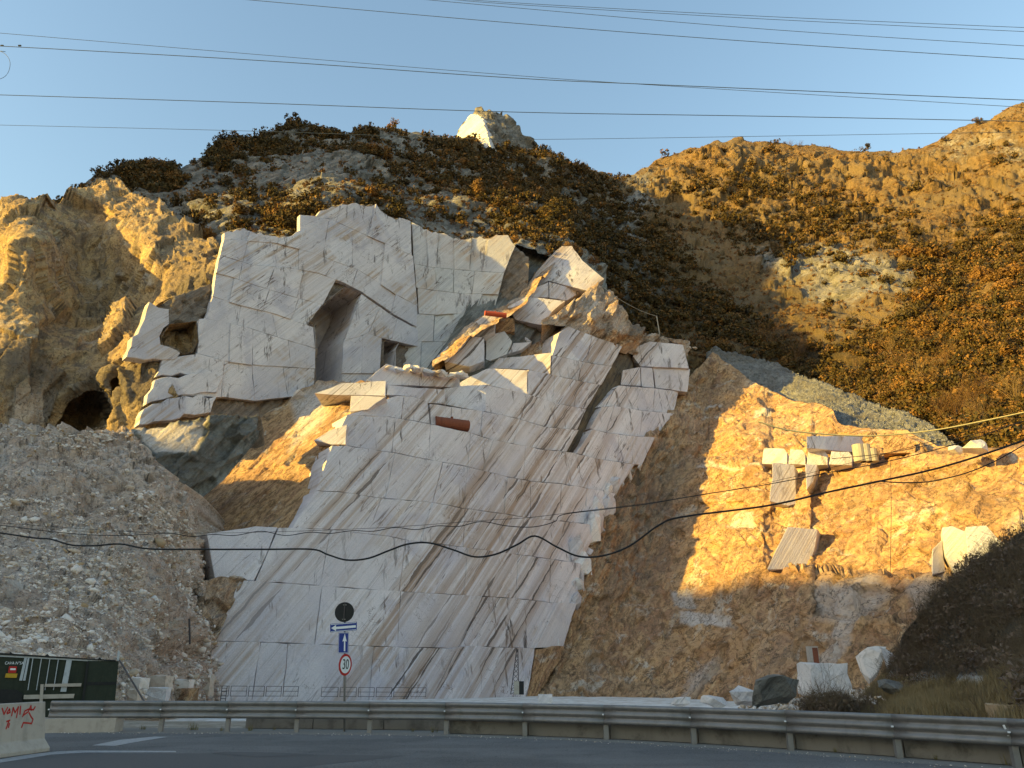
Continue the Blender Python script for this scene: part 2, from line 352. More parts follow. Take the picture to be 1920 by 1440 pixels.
# ------------------------------------------------------------------ relief builder: a rock surface between two contour lines
SURF = {}
def relief(name, top, bot, depth, disp, mat, step=2.6, attrs=None, hole=None, push=None, x0=None, x1=None, back=(10, -4), rowstep=None, jag=1.5, kind='structure', parent=None, smooth=False):
    top = np.array(top, float); bot = np.array(bot, float)
    x0 = top[0, 0] if x0 is None else x0; x1 = top[-1, 0] if x1 is None else x1
    xs = np.arange(x0, x1+step, step); yt = np.interp(xs, top[:, 0], top[:, 1]); yb = np.interp(xs, bot[:, 0], bot[:, 1])
    q = np.stack([xs*.07, xs*0, xs*0], -1); yt = yt+jag*(fbm(q, 1, 4, 91))*2
    nr = int(max(4, np.max(yb-yt)/(rowstep or step))); t = np.linspace(0, 1, nr+1)
    px = np.repeat(xs[None], nr+1, 0); py = yb[None]+(yt-yb)[None]*t[:, None]
    Y = depth(px, py)
    if push is not None: Y = Y+push(px, py)
    Pb = at(px, py, Y)
    du = np.gradient(Pb, axis=1); dv = np.gradient(Pb, axis=0); N = np.cross(du, dv); N /= np.linalg.norm(N, axis=-1, keepdims=True)+1e-9
    s = np.sign((N*(CAM-Pb)).sum(-1)); N *= np.where(s == 0, 1, s)[..., None]
    # smooth base normals so that displacement does not self-cross
    for _ in range(3):
        N[1:-1, 1:-1] = (N[1:-1, 1:-1]*2+N[:-2, 1:-1]+N[2:, 1:-1]+N[1:-1, :-2]+N[1:-1, 2:])
        N /= np.linalg.norm(N, axis=-1, keepdims=True)+1e-9
    Pd = Pb+N*disp(Pb, px, py)[..., None] if disp else Pb
    A = {}
    if attrs:
        for kx, fn in attrs.items(): A[kx] = fn(px, py, Pd)
    SURF[name] = (px, py, Pd, N)
    tp = Pd[-1]; ext = []
    for kx in (1, 2, 3): ext.append(tp+np.array([0, back[0]*kx, back[1]*kx*kx]))
    Pall = np.concatenate([Pd, np.stack(ext)], 0); nrr, nc = Pall.shape[:2]
    idx = np.arange(nrr*nc).reshape(nrr, nc)
    Fq = np.stack([idx[:-1, :-1], idx[:-1, 1:], idx[1:, 1:], idx[1:, :-1]], -1)
    keep = np.ones(Fq.shape[:2], bool)
    if hole is not None:
        cx = (px[:-1, :-1]+px[1:, 1:])/2; cy = (py[:-1, :-1]+py[1:, 1:])/2; keep[:nr] = ~hole(cx, cy)
    me = npmesh(name, Pall.reshape(-1, 3), Fq[keep], smooth)
    for kx, a in A.items(): setattr_(me, kx, np.concatenate([a, np.repeat(a[-1:], 3, 0)], 0))
    o = link(name, me, mat, parent)
    if parent is None and kind: o['kind'] = kind
    return o
def sample(name, px, py):
    X, Yy, Pd, N = SURF[name]; j = np.clip(np.searchsorted(X[0], px), 0, X.shape[1]-1)
    i = np.array([np.argmin(np.abs(Yy[:, jj]-yy)) for jj, yy in zip(np.atleast_1d(j), np.atleast_1d(py))])
    return Pd[i, np.atleast_1d(j)]

# ------------------------------------------------------------------ block builder: a sawn block standing on a face plane
def block(poly, p0, n, mat, parent, name='marble_block', thick=9.0, gap=.04, off=0.0, rough=.035, bev=.05, ex=None):
    poly = np.array(poly, float); pts = hit(poly[:, 0], poly[:, 1], np.asarray(p0)+np.asarray(n)*off, n)
    out = []
    for a, b in zip(pts, np.roll(pts, -1, 0)):
        L = np.linalg.norm(b-a); m = max(1, min(14, int(L/1.3)))
        for i in range(m): out.append(a+(b-a)*i/m)
    out = np.array(out); c = out.mean(0); u = unit(np.cross(n, [0, 0, 1])); w = np.cross(u, n)
    j = rng.normal(0, rough, (len(out), 2)); out = out+j[:, :1]*u+j[:, 1:]*w
    d = out-c; ln = np.linalg.norm(d, axis=1, keepdims=True); ring0 = out-d/ln*gap; ring1 = out-d/ln*(gap+bev)+n*bev*.8
    bk = unit([-n[0], -n[1], 0]) if ex is None else unit(ex); rb = ring0+bk*thick; m = len(out)
    V = np.concatenate([ring1, ring0, rb]); Fc = [tuple(range(m)), tuple(range(3*m-1, 2*m-1, -1))]
    for i in range(m):
        k = (i+1) % m; Fc += [(i, k, m+k, m+i), (m+i, m+k, 2*m+k, 2*m+i)]
    me = mesh(name, V, Fc); bm = bmesh.new(); bm.from_mesh(me); bmesh.ops.recalc_face_normals(bm, faces=bm.faces); bm.to_mesh(me); bm.free()
    return link(name, me, mat, parent)
def row(top, bot, cuts, mat, parent, nrm, ref, thick=9, offs=.2, gap=.07, mats=None):
    """blocks between two bench lines; cuts = (x on the upper line, x on the lower line); None leaves an open seam"""
    for i in range(len(cuts)-1):
        if cuts[i] is None or cuts[i+1] is None: continue
        (a, b), (c, d) = cuts[i], cuts[i+1]
        T = [a]+[x for x, _ in top if a+3 < x < c-3]+[c]; Bq = [d]+[x for x, _ in reversed(bot) if b+3 < x < d-3]+[b]
        poly = [(x, pl(top, x)) for x in T]+[(x, pl(bot, x)) for x in Bq]
        xm = (b+d)/2; p0 = ref(xm, float(pl(bot, xm)))
        block(poly, p0, nrm, mats[i % len(mats)] if mats else mat, parent, thick=thick, off=float(rng.uniform(-offs, offs)), gap=gap)

def bedQ(P, across, along):
    return np.stack([P@N_BED*across, P@TR*along, P@BED3*along], -1)

# ------------------------------------------------------------------ ground, road, yard
def flat(name, poly, z, mat, kind='structure', parent=None):
    o = link(name, mesh(name, [(x, y, z) for x, y in poly], [tuple(range(len(poly)))]), mat, parent)
    if kind and parent is None: o['kind'] = kind
    return o
def ground():
    xs = np.concatenate([np.linspace(-2500, -160, 12), np.linspace(-150, 150, 121), np.linspace(160, 2500, 12)])
    ys = np.concatenate([np.linspace(-2500, -60, 10), np.linspace(-50, 200, 101), np.linspace(220, 3000, 12)])
    X, Y = np.meshgrid(xs, ys); Z = np.full(X.shape, -.02)
    t = np.clip((Y-24)/40, 0, 1); Z -= t*t*(3-2*t)*1.9
    P = np.stack([X, Y, Z], -1); Z = Z+np.where(Y > 27, .12, .0)*fbm(P, .3, 3, 5)
    P[..., 2] = Z-.03*(Y <= 27); nr, nc = X.shape; idx = np.arange(nr*nc).reshape(nr, nc)
    Fq = np.stack([idx[:-1, :-1], idx[:-1, 1:], idx[1:, 1:], idx[1:, :-1]], -1).reshape(-1, 4)
    o = link('ground', npmesh('ground', P.reshape(-1, 3), Fq), M_YARD); o['kind'] = 'structure'
ground()
RAILPX = [(90, 1371), (190, 1371), (300, 1371), (425, 1371.5), (555, 1372.5), (692, 1374), (836, 1376), (984, 1380), (1137, 1386), (1302, 1394.5), (1484, 1406), (1688, 1421), (1910, 1438)]
RAIL = [onground(x, y) for x, y in RAILPX]
RAIL = [RAIL[0]+(RAIL[0]-RAIL[1])*1.0]+RAIL+[RAIL[-1]+(RAIL[-1]-RAIL[-2])*k for k in (1, 2, 3)]
RAIL = np.array(RAIL)
rn = np.gradient(RAIL, axis=0); rn = np.stack([rn[:, 1], -rn[:, 0], rn[:, 2]*0], -1); rn /= np.linalg.norm(rn, axis=1, keepdims=True)   # towards the road
edge = RAIL+rn*.75
flat('road', [(-70, edge[0, 1]), *[(p[0], p[1]) for p in edge], (60, -12), (60, -60), (-70, -60)], .0, M_ASPH)
vb = RAIL-rn*1.6
flat('verge', [*[(p[0], p[1]) for p in edge+rn*.03], *[(p[0], p[1]) for p in vb[::-1]]], -.012, M_GRAV)
def pxflat(name, poly, z, mat):
    g = [onground(x, y, z) for x, y in poly]; return flat(name, [(p[0], p[1]) for p in g], z, mat)
pxflat('road_marking', [(172, 1397.5), (225, 1387), (290, 1381), (315, 1381.5), (262, 1390), (215, 1398.5)], .006, M_PAINT)
pxflat('road_marking', [(-40, 1429), (0, 1423.5), (60, 1414), (105, 1409), (150, 1407), (330, 1408), (330, 1410.5), (160, 1411), (95, 1415), (0, 1430), (-40, 1436)], .006, M_PAINT)
pxflat('asphalt_patch', [(-60, 1446), (60, 1419), (150, 1413), (420, 1412.5), (760, 1417), (620, 1432), (500, 1446)], .004, M_PATCH)
pxflat('asphalt_patch', [(395, 1412), (420, 1409.5), (530, 1411), (600, 1415.5), (480, 1419)], .009, M_PATCH)

# ------------------------------------------------------------------ the mountain behind
RIDGE = [(-360, 470), (-90, 420), (0, 392), (110, 384), (150, 350), (185, 326), (215, 318), (240, 309), (320, 305), (338, 318), (380, 295), (410, 271), (440, 262), (480, 267), (505, 251), (545, 236), (580, 237),
         (605, 249), (640, 256), (675, 249), (690, 242), (735, 241), (790, 247), (815, 258), (850, 266), (900, 268), (1010, 284), (1060, 303), (1100, 311), (1120, 322), (1155, 337), (1190, 325), (1230, 302),
         (1290, 281), (1340, 266), (1390, 262), (1420, 268), (1500, 275), (1560, 280), (1620, 288), (1680, 286), (1720, 278), (1760, 262), (1800, 240), (1850, 226), (1900, 202), (2010, 178), (2320, 150)]
MBOT = [(-360, 760), (-90, 640), (300, 560), (420, 500), (560, 500), (700, 440), (760, 460), (960, 480), (1060, 500), (1130, 560), (1200, 720), (1330, 790), (1500, 830), (1750, 900), (2010, 920), (2320, 960)]
MD = tps([(-360, 470, 150), (-360, 760, 130), (2320, 150, 370), (2320, 950, 84), (2320, 500, 210), (-90, 420, 150), (0, 392, 170), (185, 326, 195), (320, 305, 215), (430, 264, 245), (560, 236, 280), (740, 241, 300), (850, 266, 310), (1010, 284, 325), (1155, 337, 395), (1290, 281, 430), (1390, 262, 440),
          (1650, 287, 420), (1760, 262, 415), (1900, 202, 400), (2010, 178, 390), (-90, 640, 150), (0, 600, 152), (300, 520, 160), (420, 450, 158), (560, 480, 156), (640, 390, 168), (760, 425, 180), (860, 450, 186),
          (960, 445, 190), (1060, 460, 200), (1130, 530, 208), (1200, 610, 212), (1330, 665, 218), (1500, 710, 203), (1750, 850, 142), (2010, 870, 105), (600, 330, 205), (850, 350, 235), (1150, 430, 290), (1250, 520, 260),
          (1400, 450, 310), (1700, 400, 330), (1700, 540, 238), (1900, 620, 190), (1600, 650, 205), (1400, 580, 245), (1900, 400, 300)])
def mdisp(P, px, py):
    k = np.clip(MD(px, py)/250, .5, 1.6)
    edge_ = np.clip((py-pl(RIDGE, px))/25, .25, 1)
    return (4.5*fbm(P, .022, 4, 3, True)+1.3*facet(bedQ(P, .14, .06), 1, 11)+.6*facet(bedQ(P, .4, .16), 1, 12)+.4*fbm(bedQ(P, .8, .2), 1, 3, 21, True)+.35*fbm(P, .6, 2, 33))*k*edge_
def mgrass(px, py, P):
    g = np.clip((px-1150)/120, 0, 1)*.75; g = np.maximum(g, .35*np.clip((px-650)/200, 0, 1)*np.clip((480-py)/120, 0, 1))
    g = g-.45*pmask(px, py, [(1420, 490), (1560, 455), (1700, 500), (1740, 570), (1600, 600), (1430, 560)], 60)-.3*pmask(px, py, [(1750, 250), (1930, 200), (1930, 330), (1700, 330)], 80)
    return np.clip(g+.35*fbm(P, .05, 3, 55), 0, 1)
def mshade(px, py, P): return np.clip(pmask(px, py, [(1080, 420), (1330, 560), (1600, 640), (1760, 770), (1500, 720), (1250, 640), (1120, 540)], 120)*.9+.4*fbm(P, .06, 3, 77), 0, .9)  # gully shade put into the ground colour, plus random dark patches
relief('mountain', RIDGE, MBOT, MD, mdisp, M_HILL, 2.7, {'grass': mgrass, 'dirt_shade': mshade, 'pale': lambda px, py, P: np.zeros(px.shape)}, back=(25, -6), jag=2.0)

# white quarried pinnacle on the crest
PIN = [(846, 275), (856, 256), (866, 236), (878, 217), (890, 208), (903, 205), (914, 209), (920, 212), (940, 211), (952, 224), (966, 236), (985, 258), (1012, 283), (1030, 300)]
PD = tps([(846, 275, 306), (880, 215, 318), (905, 205, 316), (918, 275, 294), (912, 240, 303), (940, 212, 322), (1012, 283, 335), (960, 280, 312), (1030, 300, 340), (880, 285, 300)])
def pdisp(P, px, py):
    w = pmask(px, py, [(846, 280), (862, 240), (885, 213), (906, 224), (920, 280)], 8)
    return (1-w*.85)*(1.6*facet(P, .16, 3)+1.5*fbm(P, .2, 3, 8, True))+.3*fbm(P, .5, 3, 2)
relief('rock_pinnacle', PIN, [(846, 300), (1030, 318)], PD, pdisp, M_HILL, 2.0,
       {'grass': lambda px, py, P: np.zeros(px.shape), 'dirt_shade': lambda px, py, P: np.zeros(px.shape),
        'pale': lambda px, py, P: pmask(px, py, [(846, 282), (856, 250), (880, 220), (905, 224), (917, 262), (918, 282)], 6)}, back=(8, -8), jag=1.0)

block([(851, 264), (858, 250), (867, 234), (880, 216), (892, 213), (905, 222), (913, 245), (921, 278), (900, 276), (872, 270)], at(np.array(915.), np.array(270.), np.array(291.5)), facen(-34, 72), M_WHITE, bpy.data.objects['rock_pinnacle'], name='sawn_face', thick=5, rough=.35, bev=.2)

# ------------------------------------------------------------------ ochre crag on the left
CT = [(-90, 800), (-60, 690), (-35, 520), (-15, 400), (0, 384), (35, 379), (110, 379), (135, 352), (150, 343), (168, 333), (185, 324), (215, 322), (240, 345), (275, 372), (305, 398), (345, 428), (400, 446), (418, 470), (424, 500)]
CB = [(-90, 880), (250, 860), (300, 800), (330, 760), (424, 600)]
CD = tps([(-90, 820, 112), (0, 800, 117), (150, 800, 124), (300, 770, 121), (255, 660, 122), (225, 610, 126), (-90, 700, 114), (0, 384, 140), (110, 379, 150), (185, 324, 165), (300, 398, 155), (400, 446, 146), (424, 560, 134), (412, 470, 135), (398, 560, 131.5), (375, 640, 127.5), (300, 590, 128), (100, 600, 126), (0, 600, 122), (165, 470, 151), (290, 470, 137), (120, 470, 142), (170, 560, 143), (-10, 470, 136), (50, 470, 126), (290, 540, 134), (240, 400, 150)])
CAVE1 = [(118, 792), (135, 755), (160, 740), (185, 745), (203, 768), (200, 792)]
def cpush(px, py):
    w = 3*fbm(np.stack([px*.05, py*.05, px*0], -1), 1, 3, 4)
    return 9*pmask(px+w, py+w, CAVE1, 8)+4*pmask(px+w, py, [(205, 712), (218, 704), (230, 722), (215, 738)], 6)+5*pmask(px+w, py, [(300, 575), (400, 540), (412, 590), (385, 615), (330, 610)], 16)
def cdisp(P, px, py):
    return 1.8*fbm(P, .05, 2, 41)+1.6*facet(P*np.array([1, 1, .55]), .09, 5)+.6*facet(P*np.array([1, 1, .5]), .26, 6)+.2*facet(P*np.array([1, 1, .6]), .8, 7)+.15*fbm(P, 1.2, 3, 47)
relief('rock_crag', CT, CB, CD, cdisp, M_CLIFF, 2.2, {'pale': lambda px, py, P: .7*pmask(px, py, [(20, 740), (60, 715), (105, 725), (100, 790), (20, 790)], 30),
       'dirt_shade': lambda px, py, P: np.clip(np.clip(.9*pmask(px, py, [(-90, 560), (60, 540), (150, 590), (260, 570), (300, 620), (300, 800), (-90, 800)], 90)*(.45+1.1*fbm(P, .07, 4, 91)), 0, .9)+.85*pmask(px, py, [(150, 680), (300, 660), (300, 760), (210, 780), (140, 740)], 50)+.75*pmask(px, py, [(-90, 660), (60, 650), (120, 690), (60, 740), (-90, 760)], 50)+.8*pmask(px, py, [(290, 540), (420, 520), (424, 620), (330, 620)], 40)+.75*pmask(px, py, [(270, 380), (345, 420), (424, 450), (424, 600), (330, 560), (300, 480)], 40)-.3, 0, .85)}, push=cpush, back=(12, -3), jag=2.5)  # dark stained rock, with shade painted into the lower crag's colour

# ------------------------------------------------------------------ the amphitheatre: sawn walls of an old pit
face = bpy.data.objects.new('quarry_pit_wall', None)
N_L = facen(42, 80); Q_L = at(434, 518, 131); N_R = facen(10, 80); Q_R = hit(780, 560, Q_L, N_L)
def pitY(px, py):
    a = hit(px, py, Q_L, N_L)[..., 1]; b = hit(px, py, Q_R, N_R)[..., 1]; return np.minimum(np.where(px > 880, 1e9, a), b)
NICHE = [(574, 602), (610, 566), (646, 538), (678, 551), (674, 575), (643, 640), (640, 725), (588, 745), (592, 640), (590, 612)]
HOLE2 = [(302, 628), (318, 608), (345, 605), (368, 602), (372, 640), (362, 660), (345, 664), (303, 646)]
NIC3 = [(717, 632), (752, 637), (742, 655), (742, 690), (713, 690)]
PT = [(262, 700), (285, 580), (320, 560), (395, 530), (420, 436), (450, 430), (500, 440), (545, 446), (575, 426), (600, 396), (640, 383), (705, 386), (735, 408), (770, 418), (800, 433), (850, 446), (880, 449), (920, 445), (950, 442), (968, 462), (990, 480)]
core = relief('quarry_pit_wall', PT, [(262, 820), (990, 820)], lambda px, py: pitY(px, py)+1.5, lambda P, px, py: .45*facet(P, .5, 9)+.4*fbm(P, .4, 3, 9), M_CORE, 3.0,
       {'pale': lambda px, py, P: np.full(px.shape, .25), 'dirt_shade': lambda px, py, P: np.zeros(px.shape)},
       hole=lambda cx, cy: (pmask(cx, cy, NICHE, 8) > .85) | (pmask(cx, cy, HOLE2, 8) > .85) | (pmask(cx, cy, NIC3, 8) > .9), back=(8, -2))
refL = lambda x, y: hit(np.array(x), np.array(y), Q_L, N_L); refR = lambda x, y: hit(np.array(x), np.array(y), Q_R, N_R)
A0 = [(x, float(pl(PT, x))+rng.uniform(-4.5, 3.5)) for x in np.arange(420, 991, 7.5)]
T1 = [(560, 402), (617, 410), (675, 436), (722, 456), (775, 480)]
T2 = [(420, 448), (520, 456), (590, 475), (627, 490), (670, 505), (710, 530), (742, 552), (785, 575)]
T3 = [(412, 478), (472, 497), (540, 502), (597, 512), (645, 530), (678, 547), (740, 590), (785, 615)]
U1 = [(405, 512), (431, 518), (478, 535), (545, 555), (606, 572)]
U2 = [(398, 556), (450, 572), (520, 590), (588, 614)]
U3 = [(384, 597), (457, 612), (545, 640), (592, 654)]
U4 = [(368, 662), (422, 677), (472, 684), (592, 692)]
U5 = [(335, 742), (420, 745), (480, 752), (592, 738)]
lk = dict(mat=M_COOL, parent=core, nrm=N_L, ref=refL, thick=1.25, offs=.3, gap=.02)
row(A0, T1, [(575, 575), (640, 630), (705, 690), (770, 772)], **lk)
row(A0, T2, [(420, 420), (470, 462), (530, 520), (574, 560)], **lk)
row(T1, T2, [(562, 561), (617, 605), (660, 660), (722, 715), (774, 783)], **lk)
row(T2, T3, [(420, 412), (465, 455), (510, 520), (560, 560), (627, 610), (670, 660), (742, 735), (783, 784)], **lk)
row(T3, U1, [(412, 405), (455, 448), (515, 500), (570, 556), (630, 605)], **lk)
row(U1, U2, [(405, 398), (440, 430), (505, 492), (560, 545), (603, 576)], **lk)
row(U2, U3, [(398, 386), (452, 445), (510, 520), (587, 591)], **lk)
row(U3, U4, [(380, 369), (432, 430), (474, 473), (540, 545), (591, 591)], **lk)
row(U4, U5, [(368, 340), (420, 415), (472, 478), (530, 540), (590, 588)], **lk)
RA = [(678, 552), (740, 595), (785, 618)]; RB = [(644, 640), (690, 625), (717, 634), (785, 650)]; RC = [(640, 700), (785, 700)]; RD = [(638, 760), (785, 760)]
row(RA, RB, [(678, 645), (712, 690), (745, 735), (784, 784)], **lk)
row(RB, RC, [(644, 641), (680, 678), (716, 712)], **lk)
row(RC, RD, [(641, 640), (700, 690), (784, 784)], **lk)
lr = dict(mat=M_STREAK, parent=core, nrm=N_R, ref=refR, thick=1.25, offs=.3, gap=.02)
B1 = [(750, 490), (780, 495), (815, 502), (917, 510), (950, 512)]; B2 = [(770, 538), (820, 545), (862, 550), (940, 552)]; B3 = [(775, 588), (815, 590), (930, 586)]; B4 = [(745, 636), (775, 640), (880, 642)]; B5 = [(742, 700), (880, 700)]
row(A0, B1, [(772, 776), (800, 802), (822, 818), (850, 852), (885, 880), (915, 905), (966, 945)], **lr)
row(B1, B2, [(777, 780), (815, 820), (850, 850), (890, 885), (945, 935)], **lr)
row(B2, B3, [(783, 785), (820, 815), (862, 855), (905, 890), (935, 925)], **lr)
row(B3, B4, [(784, 755), (815, 812), (850, 845), (920, 875)], **lr)
row(B4, B5, [(753, 744), (790, 788), (830, 830), (878, 878)], **lr)
# stray panels at the pit's foot, round the small adit
for q, of in (([(282, 567), (317, 584), (316, 606), (301, 628), (303, 646), (345, 666), (330, 673), (236, 672)], .4), ([(373, 640), (385, 600), (372, 598), (369, 604)], 0), ([(300, 676), (345, 668), (366, 664), (366, 700), (290, 706)], .2),
              ([(288, 712), (387, 694), (418, 706), (405, 738), (330, 742), (270, 760)], .7), ([(268, 764), (330, 745), (404, 741), (395, 772), (256, 796)], 1.0)):
    block(q, Q_L, N_L, M_COOL, core, thick=2.2, off=of, rough=.2, bev=.12)
def niche(name, poly, p0, n, depth, drop, mat):
    a = np.array(poly, float); f = hit(a[:, 0], a[:, 1], p0, n); bk = unit([-n[0], -n[1], 0])*depth; b = f+bk+np.array([0, 0, drop]); m = len(a)
    V = np.concatenate([f, b]); Fc = [(i, (i+1) % m, m+(i+1) % m, m+i) for i in range(m)]+[tuple(range(m, 2*m))]
    return link(name, mesh(name, V, Fc), mat, core)
niche('sawn_niche', NICHE, Q_L, N_L, 13, 0, M_COOL); niche('adit', HOLE2, Q_L, N_L, 7, 0, M_CLIFF); niche('sawn_niche', NIC3, Q_L, N_L, 6, 0, M_COOL)

# tilted bedding slab between the pit and the front buttress
SD = tps([(760, 740, 140), (820, 690, 150), (900, 600, 160), (985, 540, 172), (1065, 450, 186), (960, 452, 178), (1010, 440, 184), (840, 640, 158), (900, 560, 166), (900, 720, 150), (1060, 560, 178), (1130, 520, 192)])
relief('bedding_slab', [(760, 735), (800, 690), (840, 640), (890, 555), (935, 490), (965, 458), (1010, 440), (1065, 448), (1135, 500)], [(760, 780), (1135, 780)], SD,
       lambda P, px, py: .9*fbm(bedQ(P, .8, .05), 1, 4, 13, True)+.4*fbm(P, .5, 3, 5), M_DARKBED, 2.4, {'pale': lambda px, py, P: np.zeros(px.shape), 'dirt_shade': lambda px, py, P: np.zeros(px.shape)}, back=(5, -3))

# ------------------------------------------------------------------ front buttress
def avgY(px, py): return hit(px, py, B0, N_AVG)[..., 1]
LB = [(560, 760), (600, 728), (690, 712), (724, 682), (800, 676), (840, 660), (880, 625), (908, 592), (950, 574), (987, 540), (1023, 489), (1054, 461), (1070, 462), (1093, 489), (1132, 523), (1150, 555), (1186, 598), (1200, 640), (1282, 645), (1296, 700), (1300, 740)]
BB = [(560, 1330), (1300, 1330)]
UPB = [(560, 690), (690, 695), (730, 665), (830, 640), (900, 575), (990, 520), (1050, 440), (1080, 440), (1150, 520), (1075, 600), (1046, 620), (1036, 700), (990, 745), (910, 775), (830, 762), (730, 748)]
def coreY(px, py): return avgY(px, py)+2.2+20*pmask(px, py, UPB, 14)+7*pmask(px, py, [(1185, 640), (1310, 640), (1310, 738), (1190, 738)], 8)
butt = relief('quarry_buttress', [(425, 1215), (465, 1105), (500, 1030), (540, 1005), (575, 960), (600, 880), (640, 800), (690, 745), (724, 700), (800, 690), (840, 672), (880, 640), (908, 610), (950, 585), (987, 560), (1023, 510), (1054, 480), (1070, 480), (1093, 505), (1132, 540), (1150, 570), (1186, 610), (1200, 655), (1275, 660), (1285, 740)],
       [(425, 1335), (1285, 1335)], coreY, lambda P, px, py: .7*fbm(bedQ(P, .7, .1), 1, 4, 15, True), M_CORE, 4.0, {'pale': lambda px, py, P: .5*pmask(px, py, [(1060, 1000), (1100, 960), (1090, 1100), (1040, 1220), (1000, 1220)], 30), 'dirt_shade': lambda px, py, P: np.zeros(px.shape)}, back=(6, -2))
refB = lambda x, y: hit(np.array(x), np.array(y), B0, N_AVG)
N_F = facen(36, 81)
bk = dict(mat=M_MARB, parent=butt, nrm=N_F, ref=refB, thick=7, offs=.10, gap=.025)
LC = [(685, 769), (715, 752), (745, 742), (775, 744), (802, 753)]
L0 = [(1034, 666), (1101, 680), (1148, 687)]; L1 = [(989, 693), (1036, 703), (1080, 713), (1127, 722), (1151, 722), (1226, 728), (1272, 734)]
L2 = [(908, 721), (990, 739), (1040, 756), (1100, 767)]; L2r = [(1118, 764), (1152, 761), (1205, 770), (1264, 775)]
L3 = [(807, 757), (860, 765), (908, 771), (975, 786), (1020, 800), (1085, 806)]; L3r = [(1104, 803), (1135, 811), (1181, 817), (1228, 820)]
L4 = [(649, 778), (729, 782), (776, 789), (807, 795), (882, 812), (925, 825), (1013, 842), (1076, 849), (1114, 859), (1205, 873)]
L5 = [(620, 835), (651, 836), (741, 849), (804, 862), (877, 875), (951, 894), (994, 902), (1052, 907), (1092, 914), (1155, 925)]
L6 = [(590, 920), (634, 922), (715, 934), (811, 942), (868, 953), (935, 962), (1000, 972), (1060, 978), (1122, 985)]
L7 = [(388, 1000), (480, 987), (545, 990), (620, 993), (730, 1006), (760, 1012), (839, 1022), (913, 1032), (972, 1040), (1090, 1056)]
L8 = [(398, 1086), (450, 1088), (545, 1094), (661, 1103), (751, 1109), (836, 1114), (967, 1122), (1044, 1131), (1082, 1130)]
L9 = [(396, 1202), (488, 1204), (583, 1208), (702, 1212), (846, 1216), (880, 1211), (1003, 1216), (1057, 1213)]
L10 = [(372, 1328), (995, 1328)]
row(LC, L4, [(685, 649), (757, 752), (802, 806)], **bk)
row(L3, L4, [(807, 808), (846, 846), (905, 900), (975, 962), (1030, 1004), (1085, 1062)], **bk)
row(L3r, L4, [(1110, 1080), (1160, 1158), (1187, 1186), (1228, 1203)], **bk)
row(L2, L3, [(911, 909), (990, 976), (1043, 1022), (1099, 1082)], **bk)
row(L1, L2r, [(1160, 1120), (1176, 1150), (1228, 1224), (1272, 1263)], **bk)
row(L2r, L3r, [(1128, 1106), (1152, 1136), (1205, 1199), (1263, 1228)], **bk)
row(L1, L2, [(990, 989), (1040, 1036), (1085, 1076), (1126, 1099)], **bk)
row(L0, L1, [(1035, 1034), (1092, 1084), (1147, 1127)], **bk)
row([(1048, 624), (1066, 612), (1119, 633), (1168, 649)], L0, [(1048, 1035), (1110, 1100), (1167, 1147)], **bk)
row(L4, L5, [(650, 622), (741, 735), (807, 804), (882, 877), (925, 905), (985, 981), (1052, 1020), (1076, 1060), (1114, 1100), (1190, 1155)], **bk)
row(L5, L6, [(622, 592), (741, 722), (830, 811), (877, 868), (951, 945), (994, 995), (1052, 1050), (1100, 1096), (1154, 1121)], **bk)
row(L6, L7, [(592, 548), (715, 690), (811, 788), (872, 868), (990, 984), (1060, 1040), (1122, 1089)], **bk)
row(L7, L8, [(388, 402), (521, 477), None, (523, 479), (620, 600), (760, 748), (877, 870), (972, 967), (1032, 1030), (1089, 1081)], **bk)
row(L8, L9, [(450, 400), (604, 590), (751, 745), (905, 862), (1044, 1003), (1081, 1056)], **bk)
block([(1006, 1216), (1058, 1213), (1040, 1250), (994, 1328), (978, 1328)], refB(1000., 1320.), N_F, M_CRUST, butt, name='rock_block', thick=6, rough=.2)
relief('broken_edge', [(364, 1098), (380, 1088), (410, 1084), (452, 1089)], [(364, 1110), (380, 1160), (394, 1212), (406, 1200), (452, 1097)], lambda px, py: avgY(px, py)-.8, lambda P, px, py: .55*facet(P, .45, 3)+.4*fbm(P, .7, 3, 5, True), M_CRUST, 2.0, {'pale': lambda px, py, P: np.clip(.35+.7*fbm(P, .3, 3, 4), 0, .9), 'dirt_shade': lambda px, py, P: np.zeros(px.shape)}, back=(3, -.3))
row(L9, L10, [(398, 374), (488, 470), (540, 528), (702, 690), (858, 800), (1003, 985)], **bk)
# stepped upper benches: single blocks, turned a little to the left so that the low sun catches them
def sb(poly, yaw, ref, mat=M_MARB, lean=82, thick=8, off=0.0, dY=0.0, name='marble_block'):
    p0 = hit(np.array(float(ref[0])), np.array(float(ref[1])), B0, N_AVG)+np.array([0, dY, 0]); return block(poly, p0, facen(yaw, lean), mat, butt, name=name, thick=thick, off=off, ex=(-.02, 1, 0))
def mid(q): a = np.array(q, float); return (a[:, 0].mean(), a[:, 1].max())
def lit(q, yaw=8, dY=1.2, **kw): sb(q, yaw, mid(q), dY=dY, **kw)
sb([(686, 714), (724, 682), (776, 695), (861, 705), (846, 726), (729, 722)], 42, (780, 722), dY=2.5)
sb([(727, 722), (834, 731), (834, 758), (803, 756), (776, 744), (745, 741), (725, 741)], 42, (760, 745), dY=1.0)
sb([(590, 738), (640, 719), (724, 714), (722, 742), (640, 741)], 8, (722, 741))
sb([(832, 729), (872, 723), (912, 721), (911, 772), (871, 766), (832, 758)], 10, (911, 770))
sb([(846, 727), (882, 706), (916, 690), (990, 694), (988, 739), (911, 721), (848, 753)], 6, (988, 737))
sb([(916, 690), (935, 672), (985, 667), (1034, 661), (1032, 703), (989, 693)], -8, (1032, 702))
sb([(833, 678), (880, 629), (908, 633), (908, 677), (880, 688)], 36, (880, 688), dY=9)
